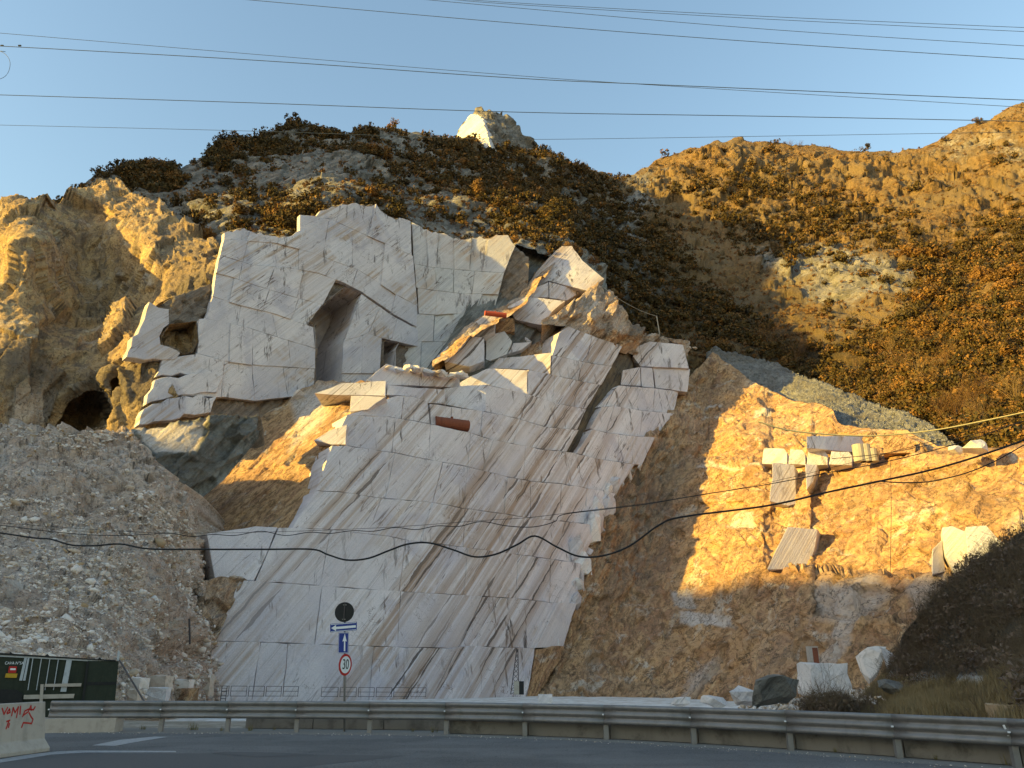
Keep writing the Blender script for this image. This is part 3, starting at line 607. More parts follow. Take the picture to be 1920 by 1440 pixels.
lit([(818, 670), (872, 617), (880, 628), (834, 676)], -5, 10, lean=60); lit([(872, 617), (908, 591), (930, 594), (928, 622), (908, 633), (881, 628)], 2, 10)
lit([(929, 594), (965, 597), (965, 622), (929, 624)], 14, 10, mat=M_CRUST)
lit([(911, 634), (930, 625), (946, 621), (960, 640), (950, 664), (919, 677), (911, 674)], -4, 9, mat=M_WHITE, lean=70)
lit([(947, 621), (976, 625), (997, 640), (962, 642)], 0, 9, mat=M_WHITE, lean=60); lit([(963, 643), (997, 641), (978, 656), (952, 664)], 28, 8.5)
lit([(935, 672), (975, 657), (1010, 640), (1050, 614), (1066, 611), (1048, 625), (1034, 660), (985, 667)], -4, 5, mat=M_CRUST, lean=58, thick=5)
sb([(950, 575), (987, 556), (1060, 564), (1036, 584), (1018, 610), (966, 600)], 8, (1036, 590), dY=3)
sb([(988, 556), (993, 544), (1028, 529), (1029, 558)], 34, (1010, 558), dY=7); sb([(1029, 529), (1094, 545), (1062, 564), (1030, 558)], 34, (1050, 562), dY=6)
sb([(981, 556), (988, 535), (1005, 511), (1023, 489), (1040, 472), (1054, 461), (1072, 461), (1093, 489), (1114, 507), (1133, 523), (1104, 546), (1028, 527), (993, 543)], 8, (1104, 546), lean=74)
sb([(1195, 650), (1218, 640), (1281, 646), (1292, 691), (1201, 687), (1186, 668)], 10, (1200, 685)); sb([(1224, 690), (1294, 692), (1289, 735), (1229, 727)], 10, (1235, 727))
sb([(1201, 688), (1223, 690), (1227, 727), (1203, 725)], 36, (1212, 726)); sb([(1168, 694), (1200, 688), (1202, 724), (1164, 722)], 36, (1180, 722))

# rough lit crag that crowns the buttress
KD = lambda px, py: avgY(px, py)+.5-np.interp(px, [1010, 1120, 1185, 1290], [0, 5, 8, 5])*np.clip((pl([(1010, 614), (1060, 614), (1070, 622), (1119, 645), (1168, 662), (1290, 668)], px)-py)/35, 0, 1)
relief('crest_crag', [(1010, 606), (1040, 590), (1075, 566), (1105, 541), (1122, 530), (1135, 541), (1150, 556), (1168, 580), (1187, 598), (1200, 618), (1240, 632), (1290, 640)], [(1010, 614), (1060, 614), (1070, 622), (1119, 645), (1168, 662), (1290, 668)],
       KD, lambda P, px, py: 1.0*facet(bedQ(P, .42, .15), 1, 3)+.6*fbm(bedQ(P, .9, .2), 1, 3, 3, True)+.25*fbm(P, 1.2, 2, 5), M_CRUST, 1.8, {'pale': lambda px, py, P: np.clip(.4+.8*fbm(P, .15, 3, 6), 0, .9), 'dirt_shade': lambda px, py, P: .7*pmask(px, py, [(1178, 600), (1215, 615), (1215, 640), (1180, 632)], 10)}, back=(7, -5), jag=2)
CF = [(812, 676), (840, 648), (872, 615), (908, 588), (950, 571), (975, 556), (987, 534), (1005, 509), (1023, 486), (1044, 464), (1056, 458)]
CFb = [(812, 690), (840, 672), (880, 632), (915, 612), (958, 590), (985, 568), (1000, 545), (1018, 518), (1036, 496), (1050, 476), (1056, 470)]
relief('crest_flank', CF, CFb, lambda px, py: avgY(px, py)+4.5+7*np.clip((pl(CFb, px)-py)/(pl(CFb, px)-pl(CF, px)), 0, 1), lambda P, px, py: .35*facet(bedQ(P, .6, .2), 1, 8)+.25*fbm(P, .8, 3, 5), M_CRUST, 1.7, {'pale': lambda px, py, P: np.clip(.2+.8*fbm(P, .2, 3, 7), 0, .8), 'dirt_shade': lambda px, py, P: np.zeros(px.shape)}, back=(2, -1), jag=1.5)
# natural bedding flank on the left of the buttress
FD = tps([(340, 935, 124), (400, 872, 128), (470, 802, 133), (545, 742, 138), (600, 714, 140), (725, 712, 131), (685, 770, 121), (650, 800, 117), (622, 838, 114), (608, 885, 112.5), (590, 922, 111), (548, 990, 106), (480, 990, 110), (395, 1000, 112), (470, 900, 120), (560, 800, 127)])
relief('bedding_flank', [(340, 932), (370, 905), (400, 872), (435, 838), (470, 802), (505, 770), (545, 744), (575, 728), (600, 718), (640, 717), (728, 716)], [(340, 950), (390, 1000), (470, 1010), (548, 1000), (592, 940), (612, 890), (626, 845), (655, 805), (690, 775), (728, 752)],
       FD, lambda P, px, py: .5*fbm(bedQ(P, .55, .10), 1, 4, 25, True)+.22*facet(bedQ(P, .6, .2), 1, 8)+.15*fbm(P, .9, 3, 5), M_CRUST, 1.9, {'pale': lambda px, py, P: .9*pmask(px, py, [(545, 752), (600, 722), (668, 722), (660, 745), (625, 770), (560, 830), (545, 850), (560, 800)], 14), 'dirt_shade': lambda px, py, P: np.zeros(px.shape)}, back=(6, -4), jag=2)
for q, yw in (([(588, 826), (620, 806), (651, 796), (648, 834), (622, 834)], -16), ([(658, 741), (722, 744), (690, 768), (655, 772)], -16)):
    sb(q, yw+18, mid(q), thick=5, dY=-.4)

# ------------------------------------------------------------------ right-hand wall: one great bedding plane
WT = [(980, 1290), (1005, 1225), (1040, 1130), (1060, 1050), (1095, 985), (1150, 900), (1210, 800), (1250, 745), (1282, 722), (1305, 692), (1336, 662), (1352, 672), (1375, 690), (1425, 722), (1470, 745), (1500, 755), (1530, 757), (1562, 768), (1572, 792), (1600, 800), (1660, 806), (1700, 808), (1760, 838), (1830, 842), (1880, 838), (1925, 826), (2010, 808), (2330, 770)]
WDEP = tps([(985, 1312, 119), (1055, 1213, 127), (1086, 1056, 136), (1150, 925, 149), (1215, 820, 163), (1280, 740, 177), (1340, 680, 188), (1260, 1310, 112), (1260, 1180, 124), (1260, 1040, 141), (1260, 900, 159), (1310, 830, 164),
            (1400, 1310, 100), (1400, 1100, 113), (1400, 950, 129), (1400, 850, 141), (1450, 750, 162), (1560, 1290, 86), (1560, 1100, 96), (1560, 950, 109), (1560, 850, 119), (1560, 770, 133), (1750, 1250, 74), (1750, 1000, 87), (1750, 850, 99), (1950, 1200, 64), (1950, 830, 85), (2010, 1000, 74), (2330, 800, 68), (2330, 1250, 50)])
def wallY(px, py): return WDEP(px, py)
LEDGE = [(1310, 872), (1420, 870), (1500, 868), (1620, 864), (1720, 856), (1800, 850), (1930, 838)]
def wpush(px, py):
    yl = pl(LEDGE, px); m = np.clip((px-1300)/30, 0, 1)
    return 5.0*m*np.clip((yl-py)/8, 0, 1)+2.2*np.clip((px-1430)/20, 0, 1)*np.clip((pl([(1430, 1070), (1930, 1076)], px)-py)/3.5, 0, 1)*1.5+1.8*np.clip((px-1520)/8, 0, 1)*np.clip((1168-py)/3.5, 0, 1)+1.2*pmask(px, py, [(1300, 990), (1366, 988), (1420, 992), (1430, 960), (1400, 940), (1310, 945)], 4)
def pdist(px, py, line):
    d = np.full(np.shape(px), 1e9)
    for (x1, y1), (x2, y2) in zip(line[:-1], line[1:]):
        t = np.clip(((px-x1)*(x2-x1)+(py-y1)*(y2-y1))/((x2-x1)**2+(y2-y1)**2), 0, 1); d = np.minimum(d, np.hypot(px-x1-t*(x2-x1), py-y1-t*(y2-y1)))
    return d
CRACK = [(1482, 985), (1460, 1045), (1432, 1085), (1405, 1140), (1372, 1190), (1352, 1225), (1338, 1262), (1300, 1318)]
def wdisp(P, px, py):
    w = fbm(np.stack([px*.06, py*.06, px*0], -1), 1, 3, 19)*4
    return wdisp0(P, px, py)-1.3*np.clip(1-pdist(px+w, py, CRACK)/3.6, 0, 1)+.5*np.clip(1-np.abs(pdist(px+w, py, CRACK)-8)/7, 0, 1)*(px+w < pl([(985, 1482), (1318, 1300)], py))
def wdisp0(P, px, py):
    e = np.clip((py-pl(WT, px))/20, .3, 1)
    return e*(1.5*fbm(P, .045, 3, 61)+.75*fbm(bedQ(P, .5, .16), 1, 4, 63, True)+.5*facet(bedQ(P, .55, .25), 1, 65)+.28*fbm(P, .9, 3, 67, True))
WPALE = [([(1362, 988), (1382, 962), (1412, 958), (1418, 990)], 3), ([(1310, 876), (1450, 868), (1450, 873), (1310, 882)], 3), ([(1420, 776), (1444, 774), (1446, 786), (1412, 788)], 3), ([(1320, 765), (1354, 758), (1352, 764), (1318, 770)], 3),
         ([(1880, 975), (1925, 960), (1925, 1000), (1890, 1000)], 14), ([(1530, 1100), (1640, 1075), (1660, 1090), (1600, 1170), (1525, 1165)], 20), ([(1255, 1105), (1295, 1103), (1298, 1137), (1262, 1132)], 5), ([(1272, 1142), (1372, 1160), (1378, 1178), (1278, 1172)], 5), ([(1690, 1082), (1830, 1080), (1750, 1170), (1720, 1150)], 14), ([(1575, 1170), (1605, 1082), (1650, 1078), (1612, 1170), (1575, 1250), (1528, 1245)], 8), ([(1300, 1255), (1345, 1235), (1340, 1270), (1290, 1318), (1270, 1318)], 16)]
def wpale(px, py, P):
    o = np.clip(.25*fbm(P, .1, 3, 6)-.02, 0, 1)
    for q, s in WPALE: o = np.maximum(o, pmask(px, py, q, s)*(.95 if s < 6 else .6))
    return o
wall = relief('quarry_right_wall', WT, [(980, 1335), (1500, 1340), (2330, 1340)], wallY, wdisp, M_CRUST, 2.2, {'pale': wpale, 'dirt_shade': lambda px, py, P: np.clip(.55*pmask(px, py, [(1100, 1040), (1230, 830), (1310, 850), (1270, 1080), (1150, 1140)], 90)+.3*fbm(P, .08, 3, 9), 0, .6)}, push=wpush, back=(9, -2), jag=2.0)  # buttress's cast shade painted into the wall colour, plus random dark patches
def wb(poly, yaw, mat=M_MARB, lean=84, thick=5, dY=-1.2, ref=None, name='marble_block'):
    q = np.array(poly, float); r = ref or (q[:, 0].mean(), q[:, 1].max()); p0 = at(np.array(r[0]), np.array(r[1]), wallY(np.array(r[0]), np.array(r[1]))+dY)
    return block(poly, p0, facen(yaw, lean), mat, wall, name=name, thick=thick, ex=(.44, .90, 0), bev=.04)
wb([(1437, 1068), (1455, 1030), (1477, 988), (1533, 992), (1528, 1030), (1514, 1066)], 15, dY=1.6)
wb([(1447, 868), (1462, 868), (1489, 872), (1494, 945), (1478, 948), (1443, 940), (1448, 895)], 16, dY=.7)
wb([(1510, 870), (1532, 872), (1524, 905), (1512, 918)], 18, dY=.7)
wb([(1766, 988), (1785, 986), (1808, 996), (1813, 1074), (1790, 1076), (1770, 1040)], -10, M_WHITE, dY=.2); wb([(1810, 986), (1850, 984), (1872, 1010), (1890, 1022), (1862, 1060), (1845, 1074), (1816, 1076)], -8, M_WHITE, dY=.2)
wb([(1748, 1030), (1766, 1012), (1772, 1074), (1748, 1076)], 20, dY=-.4)
for i, (a, b, c, d) in enumerate(((1428, 1476, 840, 872), (1478, 1510, 842, 872), (1512, 1552, 843, 873), (1554, 1598, 846, 873))):
    wb([(a+4, c), (b-6, c+1), (b, c+9), (b, d), (a, d-2)], -14+4*i, dY=.9, thick=4)
wb([(1512, 818), (1655, 816), (1655, 852), (1600, 848), (1512, 840)], 24, dY=5.6, thick=3)
wb([(1656, 812), (1690, 812), (1718, 838), (1716, 850), (1656, 850)], -16, M_CRUST, dY=3.0)

# grey scree that spills behind the wall
ST_ = [(1325, 660), (1340, 652), (1400, 664), (1450, 680), (1500, 702), (1560, 724), (1640, 758), (1700, 775), (1742, 790), (1790, 830)]
SRD = tps([(1325, 660, 200), (1400, 664, 202), (1500, 702, 188), (1640, 758, 160), (1742, 790, 140), (1790, 835, 120), (1400, 760, 184), (1560, 800, 142), (1700, 860, 114), (1790, 880, 106)])
relief('scree_slope', ST_, [(1325, 740), (1420, 790), (1560, 850), (1790, 900)], SRD, lambda P, px, py: .9*fbm(P, .12, 3, 5)+.25*facet(P, .8, 4)+.2*fbm(P, 1.5, 2, 7), M_SCREE, 2.0, {'pale': lambda px, py, P: np.zeros(px.shape), 'dirt_shade': lambda px, py, P: np.clip(.9*fbm(P, .14, 4, 8)+.05, 0, .8)}, back=(5, -3))

# ------------------------------------------------------------------ rubble slope on the left
RT = [(-330, 850), (-90, 812), (0, 800), (60, 797), (140, 796), (240, 797), (260, 812), (285, 850), (320, 880), (350, 915), (385, 960), (400, 985), (425, 1010)]
RD_ = tps([(-330, 850, 78), (-330, 1250, 29), (-90, 812, 92), (0, 800, 98), (240, 797, 103), (320, 880, 98), (398, 1000, 101), (404, 1090, 100.5), (400, 1200, 98), (395, 1300, 96), (-90, 1240, 37), (0, 1240, 40), (200, 1245, 46), (300, 1310, 58), (0, 1100, 53), (200, 1100, 62), (0, 950, 74), (200, 950, 84), (-90, 1000, 63), (300, 1180, 70), (330, 1050, 86)])
def rdisp(P, px, py):
    k = np.clip(RD_(px, py)/80, .4, 1.3)
    return k*(1.6*fbm(P, .07, 3, 71)+.8*fbm(P, .22, 3, 72, True)+.35*facet(P, .9, 73)+.22*fbm(P, 2.0, 2, 75)) - 2.0*pmask(px, py, [(300, 1215), (350, 1195), (380, 1225), (350, 1250), (310, 1240)], 25)
relief('rubble_slope', RT, [(-330, 1345), (200, 1345), (425, 1335)], RD_, rdisp, M_RUB, 2.2, {'pale': lambda px, py, P: np.clip(.7*fbm(P, .16, 4, 31)+.1, 0, .8), 'dirt_shade': lambda px, py, P: np.clip(.8*fbm(P, .2, 4, 35)-.25+.5*pmask(px, py, [(225, 880), (330, 870), (350, 920), (240, 910)], 30), 0, .7)}, back=(6, -.3), jag=1.5)
PLD = tps([(250, 800, 104), (384, 789, 106), (480, 780, 112), (290, 852, 102.5), (366, 852, 104), (345, 925, 103), (420, 850, 107), (300, 890, 101), (480, 860, 110)])
relief('pit_ledge', [(246, 802), (300, 797), (384, 789), (440, 785), (486, 780)], [(246, 870), (300, 930), (345, 960), (420, 900), (486, 820)], PLD, lambda P, px, py: (1-.8*pmask(px, py, [(256, 803), (384, 793), (378, 822), (364, 850), (292, 850), (266, 830)], 8))*(.9*facet(bedQ(P, .5, .2), 1, 4)+.5*fbm(P, .6, 3, 6, True)), M_DARKBED, 2.0,
       {'pale': lambda px, py, P: .95*pmask(px, py, [(256, 803), (384, 793), (378, 822), (364, 850), (292, 850), (266, 830)], 5), 'dirt_shade': lambda px, py, P: .5*pmask(px, py, [(290, 855), (380, 855), (440, 800), (486, 785), (420, 870), (345, 930)], 20)}, back=(1.5, -.4))

# ------------------------------------------------------------------ dark bank in the right foreground
BT = [(1480, 1352), (1560, 1335), (1640, 1322), (1692, 1250), (1720, 1205), (1760, 1140), (1790, 1098), (1830, 1062), (1880, 1025), (1920, 998), (2040, 930), (2360, 800)]
BD = tps([(1480, 1352, 40), (1640, 1322, 44), (1760, 1140, 42), (1920, 998, 41), (2040, 930, 42), (1920, 1340, 21), (1700, 1345, 28), (1920, 1200, 31), (1800, 1290, 32), (2040, 1300, 24), (1560, 1350, 33), (2360, 800, 42), (2360, 1350, 17)])
def grassy(px, py, P): return np.clip(pmask(px, py, [(1600, 1350), (1640, 1290), (1920, 1262), (1920, 1350)], 20), 0, 1)
relief('roadside_bank', BT, [(1480, 1372), (2040, 1395), (2360, 1400)], BD, lambda P, px, py: .7*fbm(P, .18, 4, 81)+.25*fbm(P, .9, 3, 83, True), M_HILL, 3.0, {'grass': lambda px, py, P: .8*grassy(px, py, P), 'dirt_shade': lambda px, py, P: .8*(1-grassy(px, py, P)), 'pale': lambda px, py, P: np.clip(.9*fbm(P, .5, 4, 85)-.35+.9*pmask(px, py, [(1498, 1292), (1560, 1290), (1650, 1276), (1740, 1264), (1930, 1256), (1930, 1270), (1740, 1278), (1600, 1304)], 8), 0, .8)}, back=(3, -1.2), jag=3)

# ridge on the far side of the valley, out of frame to the left; it keeps the low sun off the yard
def left_ridge():
    ys = np.linspace(-260, 620, 45); us = np.linspace(-1, 1, 17)
    X = -330+us[:, None]*170+0*ys; Y = np.repeat(ys[None], 17, 0)
    Z = LRH(Y)*(1-np.abs(us[:, None])**1.3)-3
    P = np.stack([X, Y, Z], -1); P[..., 2] += 2*fbm(P, .02, 4, 3)*(1-np.abs(us[:, None]))
    idx = np.arange(17*45).reshape(17, 45); Fq = np.stack([idx[:-1, :-1], idx[:-1, 1:], idx[1:, 1:], idx[1:, :-1]], -1).reshape(-1, 4)
    me = npmesh('valley_ridge', P.reshape(-1, 3), Fq)
    for a in ('grass', 'dirt_shade', 'pale'): setattr_(me, a, np.full(P.shape[:2], .4 if a == 'grass' else 0))
    link('valley_ridge', me, M_HILL)['kind'] = 'structure'
def LRH(Y): return np.interp(Y, [-260, 10, 40, 140, 200, 300, 620], [105, 99, 96, 96, 96, 96, 96])
left_ridge()
def add_shade_mound():  # unseen mound added left of the frame to shade the slopes above the pit
    th = np.linspace(0, 2*math.pi, 49); rr = np.linspace(0, 1, 13); T, Q = np.meshgrid(th, rr); X = -262+Q*np.cos(T)*75; Y = 175+Q*np.sin(T)*90; Z = 285*(1-Q**3)-3; P = np.stack([X, Y, Z], -1); P[..., 2] += 5*fbm(P, .03, 3, 8)*(1-Q)
    idx = np.arange(13*49).reshape(13, 49); me = npmesh('shade_mound', P.reshape(-1, 3), np.stack([idx[:-1, :-1], idx[:-1, 1:], idx[1:, 1:], idx[1:, :-1]], -1).reshape(-1, 4))
    for a in ('grass', 'dirt_shade', 'pale'): setattr_(me, a, np.full(P.shape[:2], .4 if a == 'grass' else 0))
    link('shade_mound', me, M_HILL)['kind'] = 'structure'
add_shade_mound()

# ------------------------------------------------------------------ vegetation prototypes (plain arrays: vertices, triangles, tone)
def bush_arrays(n_leaf, seed, lobes=9, leaf=.16, flat_=.8):
    r = np.random.default_rng(seed); C = r.normal(0, .42, (lobes, 3)); C[:, 2] = np.abs(C[:, 2])*.9+.28; C = np.clip(C, -.75, .95); rad = r.uniform(.26, .46, lobes)
    L = r.integers(0, lobes, n_leaf); d = r.normal(0, 1, (n_leaf, 3)); d /= np.linalg.norm(d, axis=1, keepdims=True)
    p = C[L]+d*rad[L][:, None]*r.uniform(.62, 1.06, (n_leaf, 1)); p[:, 2] = np.maximum(p[:, 2], .02)*flat_*1.25
    u = r.normal(0, 1, (n_leaf, 3)); u /= np.linalg.norm(u, axis=1, keepdims=True); w = np.cross(u, d); w /= np.linalg.norm(w, axis=1, keepdims=True)+1e-9
    s = leaf*r.uniform(.55, 1.3, (n_leaf, 1)); V = np.stack([p-u*s-w*s*.5, p+u*s-w*s*.3, p+w*s*.9+d*s*.25], 1).reshape(-1, 3)
    tone = np.repeat(np.clip(.25+.5*_h(L, L*3, L*7, seed)+r.normal(0, .12, n_leaf), 0, 1), 3)
    return V, np.arange(n_leaf*3).reshape(-1, 3), tone
def twig_arrays(seed, n=26, levels=2, spread=.5, thick=.022, up=1.0):
    """a bare, many-stemmed shrub: thin tapering triangular stems that fork"""
    r = np.random.default_rng(seed); V = []; Fc = []; T = []
    def seg(a, b, r0, r1):
        d = (b-a)/(np.linalg.norm(b-a)+1e-9); u = np.cross(d, [.3, .7, .2]); u /= np.linalg.norm(u)+1e-9; w = np.cross(d, u); o = len(V)
        for c, rr in ((a, r0), (b, r1)):
            for k in range(3): V.append(c+(u*math.cos(2.1*k)+w*math.sin(2.1*k))*rr)
        for k in range(3): Fc.append((o+k, o+(k+1) % 3, o+3+(k+1) % 3)); Fc.append((o+k, o+3+(k+1) % 3, o+3+k))
        T.extend([r.uniform(0, 1)]*6)
    def grow(a, d, L, rr, lev):
        m = a+d*L*.5+r.normal(0, .04*L, 3); b = m+(d+r.normal(0, .18, 3))*L*.5; seg(a, m, rr, rr*.75); seg(m, b, rr*.75, rr*.4)
        if lev > 0:
            for _ in range(r.integers(2, 5)):
                q = a+(b-a)*r.uniform(.3, .95); e = d+r.normal(0, .55, 3); e[2] = abs(e[2])*.8+.25; e /= np.linalg.norm(e); grow(q, e, L*r.uniform(.35, .6), rr*.5, lev-1)
    for _ in range(n):
        d = np.array([r.normal(0, spread), r.normal(0, spread), up]); d /= np.linalg.norm(d); grow(np.array([r.normal(0, .1), r.normal(0, .1), 0]), d, r.uniform(.5, .95), thick, levels)
    return np.array(V), np.array(Fc), np.array(T)
def rock_arrays(seed, flat_=.75):
    r = np.random.default_rng(seed); bm = bmesh.new(); bmesh.ops.create_icosphere(bm, subdivisions=1, radius=1); V = np.array([v.co for v in bm.verts]); Fc = np.array([[v.index for v in f.verts] for f in bm.faces]); bm.free()
    for _ in range(11):                                             # cut flats so that it reads as broken stone
        n = unit(r.normal(0, 1, 3)); d = r.uniform(.3, .7); t = V@n-d; V = V-np.maximum(t, 0)[:, None]*n
    V = V*np.array([1, r.uniform(.6, .95), flat_*r.uniform(.6, 1.1)]); return V, Fc, np.full(len(V), r.uniform(0, 1))
def to_mesh(name, arr, mat):
    me = npmesh(name, arr[0], arr[1]); setattr_(me, 'rnd', arr[2]); me.materials.append(mat); return me
def merged(name, protos, P, S, RZ, mat, which=None, tilt=.0):
    Vs = []; Fs = []; Ts = []; o = 0; which = rng.integers(0, len(protos), len(P)) if which is None else which
    for p, s, a, k in zip(P, S, RZ, which):
        V, Fc, T = protos[k]; c, sn = math.cos(a), math.sin(a); s = np.asarray(s)
        W = np.stack([V[:, 0]*c-V[:, 1]*sn, V[:, 0]*sn+V[:, 1]*c, V[:, 2]], -1)
        if tilt: q = rng.normal(0, tilt, 2); W[:, 2] = W[:, 2]+W[:, 0]*q[0]+W[:, 1]*q[1]
        Vs.append(W*s+p); Fs.append(Fc+o); Ts.append((T+rng.uniform(0, 1)) % 1.0); o += len(V)
    me = npmesh(name, np.concatenate(Vs), np.concatenate(Fs)); setattr_(me, 'rnd', np.concatenate(Ts)); return link(name, me, mat)

# ------------------------------------------------------------------ shrubs on the mountain
MX, MY, MP, MN = SURF['mountain']
def dens(px, py, P):
    z = lambda q, s=40: pmask(px, py, q, s)
    d = .10+.9*z([(700, 300), (860, 275), (1010, 300), (1150, 345), (1230, 420), (1330, 560), (1500, 660), (1640, 700), (1780, 800), (1500, 760), (1330, 670), (1180, 600), (1090, 500), (960, 430), (850, 380), (720, 370)], 50)
    d += .9*z([(380, 275), (440, 262), (560, 245), (690, 250), (700, 300), (600, 295), (500, 300), (400, 310)], 20)+.9*z([(210, 318), (330, 308), (340, 345), (300, 365), (220, 350)], 15)+.85*z([(440, 380), (560, 400), (640, 370), (720, 350), (720, 385), (640, 388), (560, 460), (500, 440)], 25)
    d += 1.0*z([(1300, 350), (1400, 330), (1560, 370), (1700, 450), (1740, 480), (1700, 560), (1560, 540), (1420, 480), (1330, 420)], 50)+1.0*z([(1700, 480), (1930, 400), (1930, 850), (1760, 820), (1640, 700), (1600, 640), (1740, 600)], 50)
    d *= 1-.85*z([(1430, 490), (1560, 460), (1690, 470), (1720, 560), (1620, 600), (1440, 590)], 40)
    d *= 1-.6*z([(600, 300), (860, 340), (900, 430), (760, 420), (640, 380), (560, 390), (480, 330)], 40)
    return np.clip(d*(.55+.9*fbm(P, .035, 3, 201)+.25), 0, 1.2)
DW = dens(MX, MY, MP); DW[-4:] *= .3
vis = (MX > -40) & (MX < 1960)
pr = (DW*vis).ravel(); pr /= pr.sum()
NB = 5600
sel = rng.choice(pr.size, NB, replace=False, p=pr); bp = MP.reshape(-1, 3)[sel]; bpx = MX.ravel()[sel]; bpy_ = MY.ravel()[sel]
bs = np.clip(rng.lognormal(.62, .38, NB), .8, 4.2)*np.clip(np.interp(bp[:, 1], [120, 200, 300, 420], [.75, .95, 1.15, 1.25]), 0, 2)
bs *= np.where((bpx > 1690) & (bpy_ > 480), 1.35, 1)
app = bs/bp[:, 1]; order = np.argsort(-app)
PB = [bush_arrays(850, 30+k, 11, .09) for k in range(5)]; PL = [bush_arrays(170, 60+k, 8, .17) for k in range(5)]
PBm = [to_mesh('shrub', a, M_LEAF) for a in PB]
def zone(px, py):
    if py < pl(RIDGE, px)+28: return ('evergreen shrub on the skyline left of the pinnacle', 'skyline shrubs, left') if px < 860 else (('evergreen shrub on the skyline between the pinnacle and the saddle', 'skyline shrubs, middle') if px < 1180 else ('evergreen shrub on the skyline of the right-hand hill', 'skyline shrubs, right'))
    if px < 420: return ('dark evergreen shrub on top of the ochre crag', 'shrubs on the ochre crag')
    if px < 700: return ('dark evergreen shrub on the shaded rock above the old pit', 'shrubs above the old pit')
    if px < 1180: return ('dark evergreen shrub on the shaded slope below the white pinnacle', 'shrubs below the pinnacle')
    if px < 1330+(py-350)*.9: return ('dark evergreen shrub in the upper shaded gully', 'shrubs in the upper gully') if py < 500 else ('dark evergreen shrub in the shaded gully behind the scree', 'shrubs in the lower gully')
    if px > 1660 and py > 480:
        if py < 590: return ('golden green shrub at the upper edge of the sunlit wood', 'shrubs at the top of the right-hand wood')
        if py < 690: return ('golden green shrub in the middle of the sunlit wood above the russet trees', 'shrubs in the middle of the right-hand wood')
        return ('golden green shrub at the foot of the sunlit wood among the russet trees', 'shrubs at the foot of the right-hand wood')
    if px > 1660: return ('golden green shrub on the rocky upper right slope', 'shrubs on the upper right slope')
    return ('golden green shrub on the sunlit slope above the pale outcrop', 'shrubs above the pale outcrop') if py < 480 else ('golden green shrub beside the pale rock outcrop', 'shrubs beside the pale outcrop')
NIND = 290
for k, i in enumerate(order[:NIND]):
    o = link('shrub', PBm[k % 5]); o.location = bp[i]-np.array([0, 0, .25*bs[i]]); o.rotation_euler = (0, 0, float(rng.uniform(0, 6.28))); q = bs[i]; o.scale = (q*rng.uniform(.85, 1.25), q, q*rng.uniform(.75, 1.15))
    lab, gr = zone(bpx[i], bpy_[i]); tag(o, lab, 'shrub', gr)
rest = order[NIND:]
tag(merged('hillside_scrub', PL, bp[rest]-np.array([0, 0, .2])*bs[rest][:, None], bs[rest], rng.uniform(0, 6.28, len(rest)), M_LEAF), 'low evergreen scrub spread over the whole mountainside', 'scrub', kind='stuff')
# dry grass and heath tufts
pr2 = (vis*np.clip(mgrass(MX, MY, MP), .12, 1)).ravel(); pr2 /= pr2.sum(); s2 = rng.choice(pr2.size, 9500, replace=False, p=pr2)
PT_ = [bush_arrays(34, 90+k, 4, .3) for k in range(4)]
tag(merged('heath_tufts', PT_, MP.reshape(-1, 3)[s2]-np.array([0, 0, .1]), rng.uniform(.4, 1.15, len(s2)), rng.uniform(0, 6.28, len(s2)), M_DRY), 'dry russet heath and grass tufts among the rocks of the hills', 'heath', kind='stuff')

def tree(name, px, py, hgt, mat, label, surf='mountain', seed=0, group=None, bare=True, Y=None):
    p = sample(surf, px, py)[0] if Y is None else at(px, py, Y); e = empty(name, p, rng.uniform(0, 6))
    b = MB(); b.tube([(0, 0, -.3), (.03*hgt, 0, hgt*.25), (0, .02*hgt, hgt*.5)], hgt*.022, 6, hgt*.008); b.build('trunk', M_BARE, e)
    if bare:
        V, Fc, T = twig_arrays(seed, 26, 3, .5, .008); V = V*np.array([hgt*.9, hgt*.9, hgt*.82])+np.array([0, 0, hgt*.12])
    else:
        V, Fc, T = bush_arrays(420, seed, 9, .12); V = V*np.array([hgt*.55, hgt*.55, hgt*.6])+np.array([0, 0, hgt*.3])
    me = to_mesh('crown', (V, Fc, T), mat); link('crown', me, None, e); tag(e, label, 'tree', group); return e
tree('ridge_tree', 735, 243, 5.5, M_LEAF, 'small lone tree standing on the flat crest left of the pinnacle', seed=3, bare=False)
tree('ridge_tree', 1627, 290, 6, M_LEAF, 'round lone tree on the saddle of the right-hand skyline', seed=4, bare=False)
tree('ridge_tree', 1835, 236, 6, M_LEAF, 'round lone tree high on the far right skyline', seed=5, bare=False)
k = 0
for x, y, h in ((1440, 668, 9), (1490, 676, 8)):
    tree('bare_tree', x, y, h, M_DRY, ('pale russet bare tree above the grey scree, left of a pair', 'russet bare tree above the grey scree, right of a pair')[k], seed=10+k); k += 1
for i, (x, y, h) in enumerate(((1690, 690, 7), (1725, 720, 7.5), (1760, 760, 8), (1795, 790, 7), (1830, 770, 7.5), (1780, 700, 7), (1850, 800, 6), (1740, 660, 6.5), (1670, 660, 6), (1770, 800, 6.5), (1910, 760, 7))):
    tree('russet_tree', x, y, h, M_DRY, 'sunlit russet leafless tree at the foot of the right-hand wood', seed=30+i % 5, group='russet trees of the right-hand wood')
for i, (x, y, h) in enumerate(((1205, 330, 5), (1480, 274, 5), (1500, 274, 5), (1225, 318, 5), (1165, 345, 5), (1090, 310, 4), (1545, 280, 4))):
    tree('skyline_sapling', x, y+3, h, M_BARE, 'thin bare sapling on the skyline of the right-hand hill', seed=50+i % 4, group='skyline saplings')
